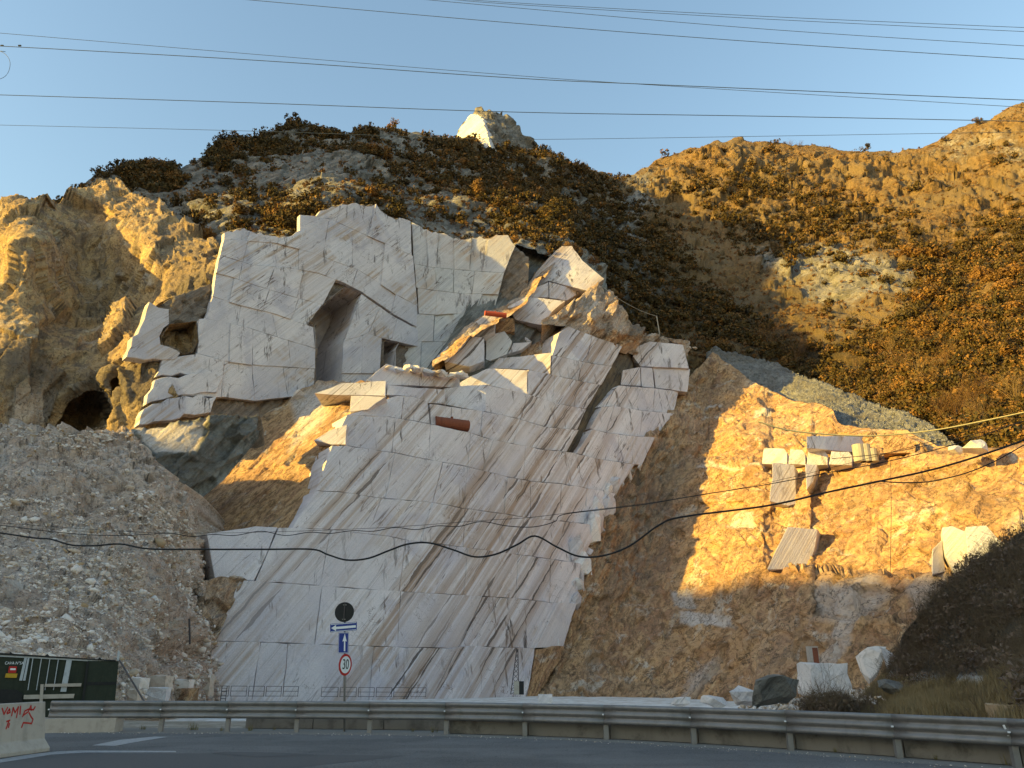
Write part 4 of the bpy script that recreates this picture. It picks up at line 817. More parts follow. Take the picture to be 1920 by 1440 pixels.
for i, (x, y, r_) in enumerate(((1065, 462, 1.6), (1090, 478, 2.0), (1110, 492, 1.8), (1122, 506, 1.5), (1078, 468, 1.5), (1150, 548, 1.3), (1165, 556, 1.2))):
    o = link('crest_shrub', to_mesh('crest_shrub', PB[i % 5], M_DRY) if i < 5 else bpy.data.meshes['crest_shrub' if i == 5 else f'crest_shrub.00{i-5}']); p = at(x, y, avgY(np.array(float(x)), np.array(float(y)))+2.0); o.location = p-np.array([0, 0, .5]); o.scale = (r_,)*3
    tag(o, 'orange dry shrub on the right edge of the buttress crest', 'shrub', 'dry shrubs along the buttress crest')

# ------------------------------------------------------------------ rubble
RX, RY, RP, RN = SURF['rubble_slope']
def stonemat():
    k = NT('broken_stone'); r = k.attr('rnd'); o = k.rnd(); n = k.noise(k.pos, 2.5, 5, .65); t = k.math('FRACT', k.math('ADD', r, o))
    col = k.mix(k.ramp(t, .35, .75), (.68, .59, .52), (.54, .43, .34)); col = k.mix(k.ramp(t, .82, .95), col, (.38, .26, .15)); col = k.mix(k.math('MULTIPLY', k.ramp(n, .48, .7), .5), col, (.30, .25, .20))
    k.bump(n, .5, .1); return k.done(col, .9)
M_STONE = stonemat()
PR = [rock_arrays(200+k) for k in range(10)]; PRm = [to_mesh('rock', a, M_STONE) for a in PR]
inr = ((RX > -20) & (RX < 400) & (RY > 800)); w = inr*np.clip(.25+1.1*fbm(RP, .12, 3, 301)+.5*fbm(RP, .4, 2, 303), .03, 1.3); w = (w/w.sum()).ravel()
NS = 13000; si = rng.choice(w.size, NS, replace=False, p=w); sp_ = RP.reshape(-1, 3)[si]; ss = np.clip(rng.lognormal(-1.72, .55, NS), .09, 1.1)*np.clip(sp_[:, 1]/85, .42, 1.1)
so_ = np.argsort(-(ss/sp_[:, 1])); big = so_[:285]
for k, i in enumerate(big):
    o = link('rock', PRm[k % 10]); o.location = sp_[i]; o.rotation_euler = tuple(rng.uniform(-.5, .5, 2))+(float(rng.uniform(0, 6.28)),); o.scale = (ss[i]*1.15,)*3
    py = RY.ravel()[si[i]]; px_ = RX.ravel()[si[i]]
    hz_ = 'low on the rubble slope' if py > 1130 else ('on the upper rubble slope' if py < 950 else 'halfway up the rubble slope'); sd_ = 'above the netted gate' if px_ < 130 else ('right of the netted gate' if px_ < 260 else 'beside the marble buttress')
    tag(o, f'pale angular rock {hz_}, {sd_}', 'rock', f'rubble rocks {hz_}, {sd_}')
sm = so_[285:]; tag(merged('rubble_stones', PR, sp_[sm], ss[sm], rng.uniform(0, 6.28, len(sm)), M_STONE, tilt=.3), 'loose pale stones covering the rubble slope', 'stones', kind='stuff')
SX, SY, SPp, _ = SURF['scree_slope']; sj = rng.choice(SX.size, 4200, replace=False); P4 = SPp.reshape(-1, 3)[sj]
M_GSTONE = plain('scree_stone', (.27, .255, .24), .95, 0, .5, 3)
tag(merged('scree_stones', PR, P4, rng.uniform(.1, .34, len(P4)), rng.uniform(0, 6.28, len(P4)), M_GSTONE, tilt=.3), 'loose grey stones of the scree behind the right wall', 'stones', kind='stuff')
def stone_at(px, py, Y, w, h, mat, label, name='boulder', seed=0, cat='boulder', group=None, flat_=1.0, d=None, rz=0.0):
    a = rock_arrays(seed, 1.0); V, Fc = a[0], a[1]
    bm = bmesh.new(); vs = [bm.verts.new(v) for v in V]; [bm.faces.new([vs[i] for i in f]) for f in Fc]; bmesh.ops.subdivide_edges(bm, edges=bm.edges[:], cuts=1, use_grid_fill=True); bm.normal_update()
    for v in bm.verts: v.co += Vector(v.normal)*float(vnoise(np.array(v.co)*2.3, seed))*.09
    me = bpy.data.meshes.new(name); bm.to_mesh(me); bm.free(); setattr_(me, 'rnd', np.full(len(me.vertices), .3)); co = np.array([v.co[:] for v in me.vertices]); co = (co-co.min(0))/(co.max(0)-co.min(0)+1e-9)-np.array([.5, .5, 0])
    base = at(px, py, Y); me.vertices.foreach_set('co', (co*np.array([w, d or w*.8, h])).astype(np.float32).ravel()); me.update()
    o = link(name, me, mat); o.location = base; o.rotation_euler = (0, 0, rz); tag(o, label, cat, group); return o
# shattered white rock along the seam between buttress and right wall
for i in range(24):
    t_ = (i+rng.uniform(0, 1))/24; y = 1212-t_*360; x = float(np.interp(y, [740, 820, 873, 925, 985, 1056, 1130, 1213], [1272, 1232, 1206, 1160, 1128, 1092, 1082, 1058]))+rng.uniform(-16, 2); z_ = rng.uniform(.8, 3.6)
    stone_at(x, y+10, float(avgY(np.array(x), np.array(y)))+.2, z_, z_*rng.uniform(1.0, 2.2), M_COOL if i % 3 else M_WHITE, 'shattered pale rock in the seam between the buttress and the right wall', name='seam_rock', seed=800+i, cat='rock', group='shattered rocks in the seam')
# loose boulders on the bench lip of the buttress
for i in range(16):
    x = 730+i*9.4; y = 686+i*1.1+rng.uniform(-1, 2); Y = float(avgY(np.array(x), np.array(700.)))+.6
    stone_at(x+rng.uniform(-4, 4), y+rng.uniform(5, 10), Y, rng.uniform(.8, 2.9), rng.uniform(.5, 1.7), M_WHITE if i % 3 else M_STONE, 'pale boulder in the row along the bench lip left of the sunlit blocks', seed=400+i, group='boulders along the bench lip')
stone_at(557, 749, 134.5, 2.6, 1.7, M_WHITE, 'white boulder perched on the crest of the ochre flank', seed=432)
for i in range(9):
    x = 1215+i*11; stone_at(x, 648+i*1.0, float(avgY(np.array(x*1.), np.array(648.)))+.5, rng.uniform(1, 2.0), rng.uniform(.6, 1.2), M_STONE, 'pale stone on the rough lip right of the crest crag', name='stone', seed=450+i, cat='stone', group='stones on the right lip')
for x, y, w_, h_, lab in ((1541, 0, 0, 0, ''),):
    pass
stone_at(1797, 853, 93, 2.4, 1.4, M_WHITE, 'small white block lying on the top edge of the right wall', seed=460); stone_at(1830, 852, 91, 4.2, 1.9, M_WHITE, 'long tilted white block on the top edge of the right wall', seed=461, rz=.3)

# ------------------------------------------------------------------ guardrail with its posts
def along(pts, step):
    P = np.array(pts); d = np.r_[0, np.cumsum(np.linalg.norm(np.diff(P, axis=0), axis=1))]; t = np.arange(0, d[-1], step); return np.stack([np.interp(t, d, P[:, k]) for k in range(3)], -1)
PROF = [(.0, .80), (.03, .815), (.075, .79), (.085, .755), (.07, .72), (.012, .68), (.008, .655), (.07, .62), (.085, .585), (.07, .55), (.012, .51), (.008, .485), (.07, .45), (.085, .415), (.075, .38), (.03, .35), (.0, .355)]
gr_ = empty('guardrail', RAIL[1]); tag(gr_, 'long galvanised guardrail of corrugated steel beams along the road edge', 'guardrail')
go = np.array(gr_.location); PP = RAIL[1:]; RN_ = rn[1:]
fine = 5
for i in range(len(PP)-1):
    V = []; Fc = []; m = len(PROF)
    for q in range(fine+1):
        t = q/fine; p = PP[i]*(1-t)+PP[i+1]*t; nn = RN_[i]*(1-t)+RN_[i+1]*t; ov = .004*(i % 2)
        for dx, dz in PROF: V.append(p+nn*(dx+ov+.06)+np.array([0, 0, dz]) - go)
    for q in range(fine):
        for k in range(m-1): Fc.append((q*m+k, q*m+k+1, (q+1)*m+k+1, (q+1)*m+k))
    o = link('rail_beam', mesh('rail_beam', V, Fc, True), M_GALV, gr_); md = o.modifiers.new('solid', 'SOLIDIFY'); md.thickness = .006
    b = MB(); p = PP[i]-go; b.box(p+np.array([-.06, -.02, -.1]), p+np.array([.06, .09, .72])); b.build('post', M_GALV, gr_)
    if i % 1 == 0:
        b = MB(); t_ = PP[i]+RN_[i]*.16-go; b.box(t_+np.array([-.02, -.03, .57]), t_+np.array([.02, .005, .60])); b.build('bolt', M_SIGNW, gr_)
b = MB(); q = onground(1905, 1437)+np.array([0, 0, .0])-go; nn = RN_[-3]; b.tube([q+nn*.16+np.array([-.02, 0, .70]), q+nn*.16+np.array([.03, 0, .52])], .02, 6); b.build('reflector', M_SIGNW, gr_)

def wall_run(name, i0, i1, back_, h, label, mat, th=.25, broken=0.0):
    P = PP[i0:i1]-RN_[i0:i1]*back_; e = empty(name, P[0]); tag(e, label, 'low wall')
    for k in range(len(P)-1):
        a, c = P[k]-P[0], P[k+1]-P[0]; d = c-a; n_ = RN_[i0+k]*th; hh = h*(1+rng.uniform(-broken, broken)); g = d/np.linalg.norm(d)*.012
        b = MB(); b.prism([a+g, c-g, c-g+[0, 0, hh], a+g+[0, 0, hh]], -n_); b.build('wall_panel', mat, e)
wall_run('low_wall', 6, len(PP), .25, .33, 'long stained concrete kerb wall under the right half of the guardrail', M_CONC)
wall_run('low_wall', 3, 7, 1.3, .30, 'paler concrete wall set back behind the middle of the guardrail', M_CONC, broken=.1)
b = MB(); b.prism([onground(x, y)+np.array([0, 0, z]) for x, y, z in ((60, 1374, -.05), (214, 1372, -.05), (214, 1372, .36), (60, 1374, .36))], (0, .5, 0)); tag(b.build('low_wall', M_CONC2), 'short pale concrete wall under the left end of the guardrail', 'low wall')

# ------------------------------------------------------------------ concrete barrier with red graffiti
jb = empty('concrete_barrier', onground(40, 1415)); tag(jb, 'concrete road barrier with red graffiti at the left edge', 'barrier')
jo = np.array(jb.location); A1 = onground(93, 1409)-jo; A0_ = onground(-60, 1430)-jo; d = (A1-A0_)/np.linalg.norm(A1-A0_); n_ = np.array([d[1], -d[0], 0]); n_ = n_ if n_[1] < 0 else -n_
prof = [(.0, .0), (.0, .08), (-.17, .26), (-.23, 1.0), (-.39, 1.0), (-.45, .26), (-.62, .08), (-.62, 0)]
V = [A0_+n_*x+np.array([0, 0, z]) for x, z in prof]+[A1+n_*x+np.array([0, 0, z])-d*.12*(z if z > .3 else 0) for x, z in prof]
m = len(prof); me = mesh('body', V, [tuple(range(m)), tuple(range(2*m-1, m-1, -1))]+[(i, i+m, (i+1) % m+m, (i+1) % m) for i in range(m)])
bm = bmesh.new(); bm.from_mesh(me); bmesh.ops.recalc_face_normals(bm, faces=bm.faces); bmesh.ops.bevel(bm, geom=bm.edges[:], offset=.012, segments=1, affect='EDGES'); bm.to_mesh(me); bm.free(); link('body', me, M_CONC2, jb)
def spray(strokes):
    b = MB()
    fu = unit(np.array([0, 0, .74])+n_*-.06); f0 = A0_+n_*-.17+np.array([0, 0, .26]); fn = unit(np.cross(d, fu)); fn = fn if fn[1] < 0 else -fn
    Ltot = np.linalg.norm(A1-A0_)
    for st in strokes:
        pts = [f0+d*(Ltot*(px+60)/153)+fu*((1392-py)/100*1.0)+fn*.004 for px, py in st]
        for a, c in zip(pts[:-1], pts[1:]):
            t = unit(c-a); w = np.cross(fn, t)*.016; b.add([a-w-t*.008, c-w+t*.008, c+w+t*.008, a+w-t*.008], [(0, 1, 2, 3)])
    b.build('graffiti', M_SIGNR, jb)
spray([[(-2, 1326), (3, 1338), (8, 1325)], [(8, 1336), (12, 1328), (14, 1335), (9, 1337)], [(18, 1342), (19, 1326), (24, 1336), (29, 1325), (28, 1346)], [(33, 1324), (34, 1340)],
       [(40, 1345), (43, 1334), (50, 1331), (60, 1333), (63, 1327)], [(42, 1342), (50, 1336), (54, 1324), (56, 1334)], [(52, 1338), (57, 1346), (62, 1352), (60, 1360), (50, 1358), (43, 1357), (41, 1366)], [(10, 1352), (16, 1350)], [(14, 1352), (11, 1366)], [(16, 1356), (15, 1364)]])

# ------------------------------------------------------------------ road sign post
SP0 = onground(643, 1372)-np.array([0, 0, .0]); SP0 = SP0*np.array([1, 1, 0])+np.array([0, .25, -.1]); sg = empty('sign_post', SP0); tag(sg, 'road sign post with one-way arrows and a 30 limit behind the guardrail', 'sign post')
def zat(py, x=645): 
    r = ray(x, py); t = SP0[1]/r[1]; return float(r[2]*t+CAMZ-SP0[2])
def xat(px, py): r = ray(px, py); return float(r[0]*SP0[1]/r[1]-SP0[0])
lean_ = xat(646.5, 1130)/zat(1130)
def SPt(x, y, z): return np.array([x+lean_*z, y, z])
b = MB(); b.tube([SPt(0, 0, -.2), SPt(0, 0, zat(1131))], .03, 10); b.build('pole', M_GALV, sg, True)
def disc(c, r, yaw, th, n=28):
    u = np.array([math.cos(yaw), math.sin(yaw), 0]); w = np.array([0, 0, 1.]); f = np.array([math.sin(yaw), -math.cos(yaw), 0])
    return [c+(u*math.cos(a)+w*math.sin(a))*r+f*th for a in np.linspace(0, 2*math.pi, n, endpoint=False)], f
zc = (zat(1129)+zat(1167))/2; R1 = (xat(664, 1148)-xat(628, 1148))/2
pts, f = disc(SPt(0, -.05, zc), R1, 0.0, 0); b = MB(); b.prism(pts, (0, -.012, 0)); b.build('round_sign_back', M_SIGNK, sg)
b = MB(); b.box(SPt(0, 0, zc)+np.array([-.016, -.09, -R1*.8]), SPt(0, 0, zc)+np.array([.016, -.066, R1*.85])); b.build('sign_bracket', M_IRON, sg)
for dz in (-.72, .72):
    b = MB(); b.box(SPt(0, 0, zc)+np.array([-.05, -.085, dz*R1-.012]), SPt(0, 0, zc)+np.array([.05, -.0625, dz*R1+.012])); b.build('clamp', M_GALV, sg)
def panel(name, corners, mat, y=-.07, th=.015, parent=None):
    q = [SPt(0, 0, 0)*0+np.array([xat(px, py), y, zat(py, px)]) for px, py in corners]; b = MB(); b.prism(q, (0, th, 0)); return b.build(name, mat, parent or sg)
pb = panel('arrow_plate', [(620, 1170), (670, 1166), (669.5, 1182), (620, 1186)], M_SIGNB)
panel('plate_border', [(621, 1171), (669, 1167), (669, 1168), (621, 1172)], M_SIGNW, -.0725, .002, pb); panel('plate_border', [(621, 1184.3), (668.7, 1180.3), (668.7, 1181.2), (621, 1185.2)], M_SIGNW, -.0725, .002, pb)
panel('arrow_mark', [(622, 1178), (631, 1172), (631, 1175.5), (668, 1172.3), (668, 1176.8), (631, 1180), (631, 1183.5)], M_SIGNW, -.0735, .002, pb)
pv = panel('straight_plate', [(635.5, 1186), (655, 1186), (654, 1225), (634.5, 1225)], M_SIGNB)
for c in ([(636, 1186.6), (654.5, 1186.6), (654.5, 1187.2), (636, 1187.2)], [(635, 1223.8), (653.5, 1223.8), (653.5, 1224.4), (635, 1224.4)], [(636.1, 1187), (636.7, 1187), (635.7, 1224), (635.1, 1224)], [(653.9, 1187), (654.5, 1187), (653.5, 1224), (652.9, 1224)]):
    panel('plate_border', c, M_SIGNW, -.0725, .002, pv)
panel('arrow_mark', [(647.5, 1188), (651, 1203), (648.3, 1202), (648.3, 1221), (645.6, 1221), (646, 1202), (643, 1203)], M_SIGNW, -.0735, .002, pv)
z3 = (zat(1226)+zat(1267))/2; R3 = (zat(1226)-zat(1267))/2; yaw3 = R(64)
c3 = SPt(.04, -.08, z3); pts, f = disc(c3, R3, yaw3, 0); b = MB(); b.prism(pts, -f*.012); ls = b.build('limit_sign', M_SIGNR, sg)
pts, f = disc(c3, R3*.78, yaw3, .003); b = MB(); b.add(pts, [tuple(range(len(pts)))]); b.build('sign_face', M_SIGNW, ls)
def glyphs(name, text, size, mat, parent, loc, rot):
    cu = bpy.data.curves.new(name, 'FONT'); cu.body = text; cu.size = size; cu.align_x = 'CENTER'; cu.align_y = 'CENTER'; cu.extrude = .001
    o = bpy.data.objects.new(name, cu); COL.objects.link(o); dg = bpy.context.evaluated_depsgraph_get(); me = bpy.data.meshes.new_from_object(o.evaluated_get(dg)); bpy.data.objects.remove(o); bpy.data.curves.remove(cu)
    o = link(name, me, mat, parent); o.location = loc; o.rotation_euler = rot; return o
g3 = glyphs('limit_number', '30', R3*1.05, M_SIGNK, ls, tuple(c3+f*.008), (R(90), 0, yaw3)); g3.scale = (1.0, 1.25, 1)

# ------------------------------------------------------------------ netted gate at the left
GA, GB = at(-70, 1222, 31.0), at(222, 1238, 33.5); gt = empty('netted_gate', (GA[0], GA[1], -.6)); tag(gt, 'dark green netted quarry gate with pale steel frame at the left', 'gate')
go2 = np.array(gt.location); gd = (GB-GA)*np.array([1, 1, 0]); GL = np.linalg.norm(gd); gd /= GL; gn = np.array([gd[1], -gd[0], 0]); gn = gn if gn[1] < 0 else -gn
def gp(px, py, off=0.0):
    n = np.array([gn[0], gn[1], 0]); return hit(np.array(float(px)), np.array(float(py)), GA+gn*off, n)-go2
def gpan(name, c, mat, off=0.0, th=.03, parent=None): b = MB(); b.prism([gp(x, y, off) for x, y in c], -gn*th); return b.build(name, mat, parent or gt)
gpan('net_panel', [(-70, 1226), (165, 1238), (152, 1345), (-70, 1345)], M_NET)
gpan('net_panel', [(164.5, 1239), (222.5, 1239.5), (213, 1345), (151, 1345)], M_NET, .06)
gpan('net_fold', [(163, 1240), (167, 1240), (154, 1345), (149, 1345)], M_SIGNK, .10, .03)
gpan('net_band', [(158, 1279), (219, 1278), (218.5, 1284), (157, 1285)], M_SIGNK, .075, .008)
gpan('top_rail', [(-70, 1223.5), (60, 1230), (218, 1239.5), (218, 1242.5), (60, 1234), (-70, 1228)], M_GATEW, .05)
gpan('net_hem', [(-70, 1220.5), (18, 1225), (20, 1222), (23, 1225.5), (84, 1229.5), (89, 1226), (93, 1230), (140, 1233), (183, 1236), (187, 1232.5), (191, 1236), (217, 1237.5), (217, 1240), (140, 1235.5), (60, 1231), (-70, 1224)], M_SIGNK, .09, .02)
gpan('frame_post', [(46, 1232), (51, 1232.2), (41.5, 1276), (36, 1276)], M_GATEW, .05); gpan('frame_post', [(52, 1232.5), (55.5, 1232.7), (47.5, 1276), (43, 1276)], M_GATEW, .05)
gpan('frame_post', [(125, 1236.5), (135, 1237), (124, 1297), (113, 1297)], M_GATEW, .05)
for x in (61, 77, 93, 109): gpan('gate_bar', [(x, 1234), (x+1.6, 1234), (x-8, 1294), (x-9.6, 1294)], M_GATEW, .045, .02)
gpan('corner_post', [(219, 1238), (221, 1219), (225, 1222), (223, 1240)], M_GATEW, .05, .05)
gpan('plank', [(84, 1282.5), (153, 1281), (152, 1287), (83, 1288)], M_CONC2, .14); gpan('plank', [(45, 1303), (140, 1301), (138, 1309), (44, 1311)], M_CONC2, .14); gpan('plank_post', [(76, 1283), (82, 1283), (79, 1330), (73, 1330)], M_CONC2, .18)
gpan('tarpaulin', [(-70, 1290), (30, 1293), (42, 1300), (40, 1345), (-70, 1345)], M_SIGNK, .12, .02)
sgn = gpan('entry_plate', [(17, 1249), (32, 1249.5), (30, 1262), (15, 1261.5)], M_SIGNR, .06, .01); gpan('white_bar', [(19.5, 1253), (29.5, 1253.2), (29, 1256.5), (19, 1256.3)], M_SIGNW, .066, .004, sgn)
gpan('warning_plate', [(11, 1262.5), (33, 1263), (31, 1271), (9, 1270.5)], M_SIGNY, .06, .01)
gw = math.atan2(gd[1], gd[0]); glyphs('gate_lettering', 'CAVA N°5A', .15, M_SIGNW, gt, tuple(gp(27, 1243.5, .09)), (R(90), 0, gw)).scale = (.8, 1, 1)
b = MB(); b.tube([at(224, 1238, 33.4), at(272, 1318, 31.0)], .035, 6); tag(b.build('brace_pole', M_IRON), 'thin slanting pole propped against the right end of the netted gate', 'pole')
b = MB(); b.tube([at(356, 1208, 75), at(355, 1160, 75)], .09, 6); tag(b.build('stake', M_IRON), 'thin dark stake standing alone in the rubble', 'stake')

# ------------------------------------------------------------------ rough blocks and boulders near the road
def squared(px0, px1, py0, py1, Y, mat, label, seed=0, group=None, yaw=0.0, skew=0, name='stone_block', dep=None):
    a = at((px0+px1)/2, py1, Y); w = at(px1, py1, Y)[0]-at(px0, py1, Y)[0]; h = at((px0+px1)/2, py0, Y)[2]-a[2]; d = dep or w*.8
    me = bpy.data.meshes.new(name); bm = bmesh.new(); bmesh.ops.create_cube(bm, size=1); bmesh.ops.subdivide_edges(bm, edges=bm.edges[:], cuts=2, use_grid_fill=True)
    r = np.random.default_rng(seed)
    for v in bm.verts:
        c = np.array(v.co); c = c*np.array([w, d, h]); c += r.normal(0, .035*min(w, h), 3); c[0] += skew*c[2]; v.co = c+np.array([0, d*.5, h/2])
    bm.to_mesh(me); bm.free(); setattr_(me, 'rnd', np.full(len(me.vertices), .2)); o = link(name, me, mat); o.location = a; o.rotation_euler = (0, 0, yaw); return tag(o, label, 'block', group)
for i, (a, c, e, g, Y, m_, l_) in enumerate(((357, 391, 1271, 1305, 72, M_STONE, 'cubic pale block at the foot of the rubble with a smaller block on top'), (372, 391, 1251, 1272, 72.4, M_WHITE, 'small white block on top of the cubic pale block'), (272, 309, 1267, 1289, 64, M_STONE, 'upper left pale block of the stack at the rubble foot'),
        (313, 352, 1274, 1292, 66, M_STONE, 'upper right pale block of the stack at the rubble foot'), (268, 307, 1290, 1316, 63, M_WHITE, 'whitish lower block of the stack at the rubble foot'), (306, 353, 1292, 1316, 65, M_RUST, 'rust brown lower block of the stack at the rubble foot'), (228, 263, 1271, 1292, 60, M_STONE, 'tan block at the left end of the stacked blocks'), (235, 256, 1293, 1316, 59, M_STONE, 'small pale block below the tan block by the slanting pole'))):
    squared(a, c, e, g, float(RD_(np.array((a+c)/2), np.array(float(g))))-1.2, M_CRUST if m_ is M_RUST else m_, l_, 500+i, yaw=rng.uniform(-.2, .2), name='stone_block')
stone_at(1455, 1333, 47, 2.9, 1.95, M_DARKBED, 'dark grey streaked boulder behind the guardrail', seed=521); stone_at(1402, 1325, 50, 2.6, 1.2, M_WHITE, 'white boulder just left of the dark grey boulder', seed=522)
stone_at(1341, 1330, 56, 2.0, .9, M_WHITE, 'flat white boulder farther left of the dark boulder', seed=523); stone_at(1276, 1326, 60, 1.5, .7, M_WHITE, 'smallest white boulder showing above the middle of the guardrail', seed=524)
squared(1524, 1600, 1243, 1302, 60, M_WHITE, 'bright white squared block at the foot of the right wall', 530, yaw=.1); stone_at(1643, 1283, 57, 2.1, 2.5, M_STONE, 'upright pale boulder right of the bright white block', seed=531)
bq = [at(x, y, 56.5) for x, y in ((1651, 1213), (1683, 1232), (1716, 1272), (1700, 1278), (1664, 1258))]; b = MB(); b.prism(bq, (.5, 1.1, .1)); tag(b.build('marble_slab', M_WHITE), 'pointed bluish marble slab leaning behind the upright boulder', 'slab')
bq = [at(x, y, 56.2) for x, y in ((1664, 1258), (1699, 1277), (1690, 1284), (1668, 1282))]; b = MB(); b.prism(bq, (.4, 1.0, .0)); tag(b.build('stone_wedge', M_STONE), 'small tan wedge of stone under the pointed marble slab', 'stone')
squared(1878, 1960, 1322, 1356, 21.5, M_STONE, 'tan topped squared stone at the right edge above the guardrail', 540, yaw=-.25); squared(1010, 1036, 1302, 1320, 88, M_WHITE, 'small white block on the yard in front of the buttress corner', 541)
stone_at(1690, 1302, 40, 1.9, .7, M_DARKBED, 'flat mauve grey rock below the pointed slab', seed=543); squared(1524, 1527, 1215, 1245, 62, M_IRON, 'thin dark upright behind the white block', 544)
b = MB(); p = at(1529, 1246, 61.5); b.box(p+np.array([-.35, 0, 0]), p+np.array([.35, .6, 1.3])); cb = empty('wooden_crate', p); b2 = MB(); b2.box((-.35, 0, 0), (.35, .6, 1.3)); b2.build('box', M_CONC2, cb); b3 = MB(); b3.box((-.1, -.03, .1), (.3, -.003, 1.2)); b3.build('door', M_RUST, cb); tag(cb, 'narrow tan cabinet standing just above the bright white block', 'cabinet')
# gravel heap round the boulders
gx = rng.uniform(1380, 1760, 900); gy = rng.uniform(1285, 1335, 900); gY = rng.uniform(40, 58, 900); gpz = at(gx, gy, gY); gpz[:, 2] = np.interp(gx, [1380, 1560, 1690, 1760], [-.7, -.1, .3, .5])+rng.uniform(-.15, .35, 900)
tag(merged('gravel_heap', PR, gpz, rng.uniform(.06, .28, 900), rng.uniform(0, 6.28, 900), M_STONE, tilt=.3), 'heap of pale gravel and chips around the boulders behind the guardrail', 'gravel', kind='stuff')

# ------------------------------------------------------------------ plant on the quarry
def tank(px0, py0, px1, py1, rad, Y0, Y1, mat, label):
    a, c = at(px0, py0, Y0), at(px1, py1, Y1); e = empty('tank', (a+c)/2); o = np.array(e.location); b = MB(); d = unit(c-a)
    b.tube([a-o, a+d*.12-o, c-d*.12-o, c-o], rad, 20); b.build('shell', mat, e, False)
    for t in (.02, .34, .66, .98): q = a+(c-a)*t-o; b = MB(); b.tube([q-d*.05, q+d*.05], rad*1.03, 20); b.build('hoop', mat, e)
    b = MB(); q = (a+c)/2-o; b.tube([q+np.array([0, -.2*rad, rad*.9]), q+np.array([0, -.2*rad, rad*1.25])], rad*.25, 10); b.build('hatch', mat, e); tag(e, label, 'tank')
y1 = float(avgY(np.array(846.), np.array(806.)))
tank(816, 791, 878, 799, 1.0, y1-1.6, y1+.8, M_RUST, 'rust red cylindrical tank on the bench in the middle of the buttress'); y2 = float(avgY(np.array(928.), np.array(590.)))
tank(909, 587, 949, 591.5, .55, y2+.2, y2+1.4, M_REDP, 'small orange red tank high on the upper bench')
dk = at(965, 1302, 104); e = empty('lattice_mast', dk); tag(e, 'thin lattice mast with a cabinet at the foot of the buttress', 'mast')
for sx, sy in ((-.5, -.4), (.5, -.4), (.5, .4), (-.5, .4)): b = MB(); b.tube([(sx, sy, 0), (.15*sx+.35, .15*sy, 5.4)], .05, 4); b.build('leg', M_IRON, e)
for k in range(9):
    z0, z1 = k*.6, k*.6+.6; f0, f1 = 1-.85*z0/5.4, 1-.85*z1/5.4
    for s_ in (1, -1): b = MB(); b.tube([(s_*.5*f0+.35*z0/5.4, -.4*f0, z0), (-s_*.5*f1+.35*z1/5.4, -.4*f1, z1)], .03, 4); b.build('brace', M_IRON, e)
for nm, x0, x1, mt in (('cabinet_front', -.1, .55, M_PIPE), ('cabinet_side', .552, 1.15, M_SIGNK)): b = MB(); b.box((x0, -.75 if nm == 'cabinet_front' else -.74, 0), (x1, -.1, 1.55)); b.build(nm, mt, e)
def railing(x0, x1, y0, y1, Y0, Y1, n, label):
    p0, p1 = at(x0, y0, Y0), at(x1, y1, Y1); e = empty('site_railing', p0); tag(e, label, 'railing'); d = (p1-p0)
    for k in range(n):
        a, c = d*(k+.06)/n, d*(k+.94)/n
        for z in (.05, .55, 1.05): b = MB(); b.tube([a+[0, 0, z], c+[0, 0, z]], .025, 4); b.build('rail', M_IRON, e)
        for q in (a, c): b = MB(); b.tube([q+[0, 0, 0], q+[0, 0, 1.05]], .03, 4); b.build('post', M_IRON, e)
railing(395, 560, 1306, 1306, 88, 93, 5, 'thin dark railing at the left foot of the buttress'); railing(600, 800, 1307, 1307, 95, 101, 6, 'thin dark railing at the middle foot of the buttress')
def ladder(px, y0, y1, Y, label):
    a, c = at(px, y1, Y), at(px, y0, Y); e = empty('ladder', a); tag(e, label, 'ladder'); h = c[2]-a[2]
    for s_ in (-.25, .25): b = MB(); b.tube([(s_, 0, 0), (s_, 0, h)], .035, 4); b.build('stile', M_IRON, e)
    for z in np.arange(.2, h, .32): b = MB(); b.tube([(-.25, 0, z), (.25, 0, z)], .025, 4); b.build('rung', M_IRON, e)
ladder(418, 1286, 1314, 82, 'short dark ladder at the left foot of the buttress')
for i in range(3):
    p = at(1613+i*12, 866, float(wallY(np.array(1625.), np.array(866.)))+1.2); b = MB(); b.tube([p+np.array([0, 0, 0]), p+np.array([0, 0, (2.6, 2.6, 1.9)[i]])], .85, 14); tag(b.build('concrete_pipe', M_PIPE), ('concrete pipe standing on the right ledge, left of three', 'concrete pipe standing on the right ledge, middle of three', 'shorter concrete pipe standing on the right ledge, right of three')[i], 'pipe')
b = MB(); p0, p1 = at(1237, 628, 176), at(1231, 592, 176); b.tube([p0, p1], .13, 6); tag(b.build('cable_post', M_PIPE), 'leaning post on the crest right of the sunlit crag', 'post')

# ------------------------------------------------------------------ wires and cables
def cable(pts, rad, mat, label, name='power_line', sm=6, group=None):
    a = np.array(pts, float)
    if a[0, 0] < 0: a = np.concatenate([[a[0]-(a[1]-a[0])/(a[1, 0]-a[0, 0])*420], a])
    if a[-1, 0] > 1960: a = np.concatenate([a, [a[-1]+(a[-1]-a[-2])/(a[-1, 0]-a[-2, 0])*480]])
    t = np.arange(len(a)); tt = np.linspace(0, len(a)-1, (len(a)-1)*sm+1)
    def cr(v):
        o = []
        for q in tt:
            i = min(int(q), len(a)-2); f = q-i; p0, p1, p2, p3 = v[max(i-1, 0)], v[i], v[i+1], v[min(i+2, len(a)-1)]
            o.append(.5*(2*p1+(p2-p0)*f+(2*p0-5*p1+4*p2-p3)*f*f+(3*p1-p0-3*p2+p3)*f**3))
        return np.array(o)
    P = at(cr(a[:, 0]), cr(a[:, 1]), cr(a[:, 2])); b = MB(); b.tube(list(P), rad, 6); return tag(b.build(name, mat, None, True), label, 'cable' if name != 'power_line' else 'power line', group)
W = .021
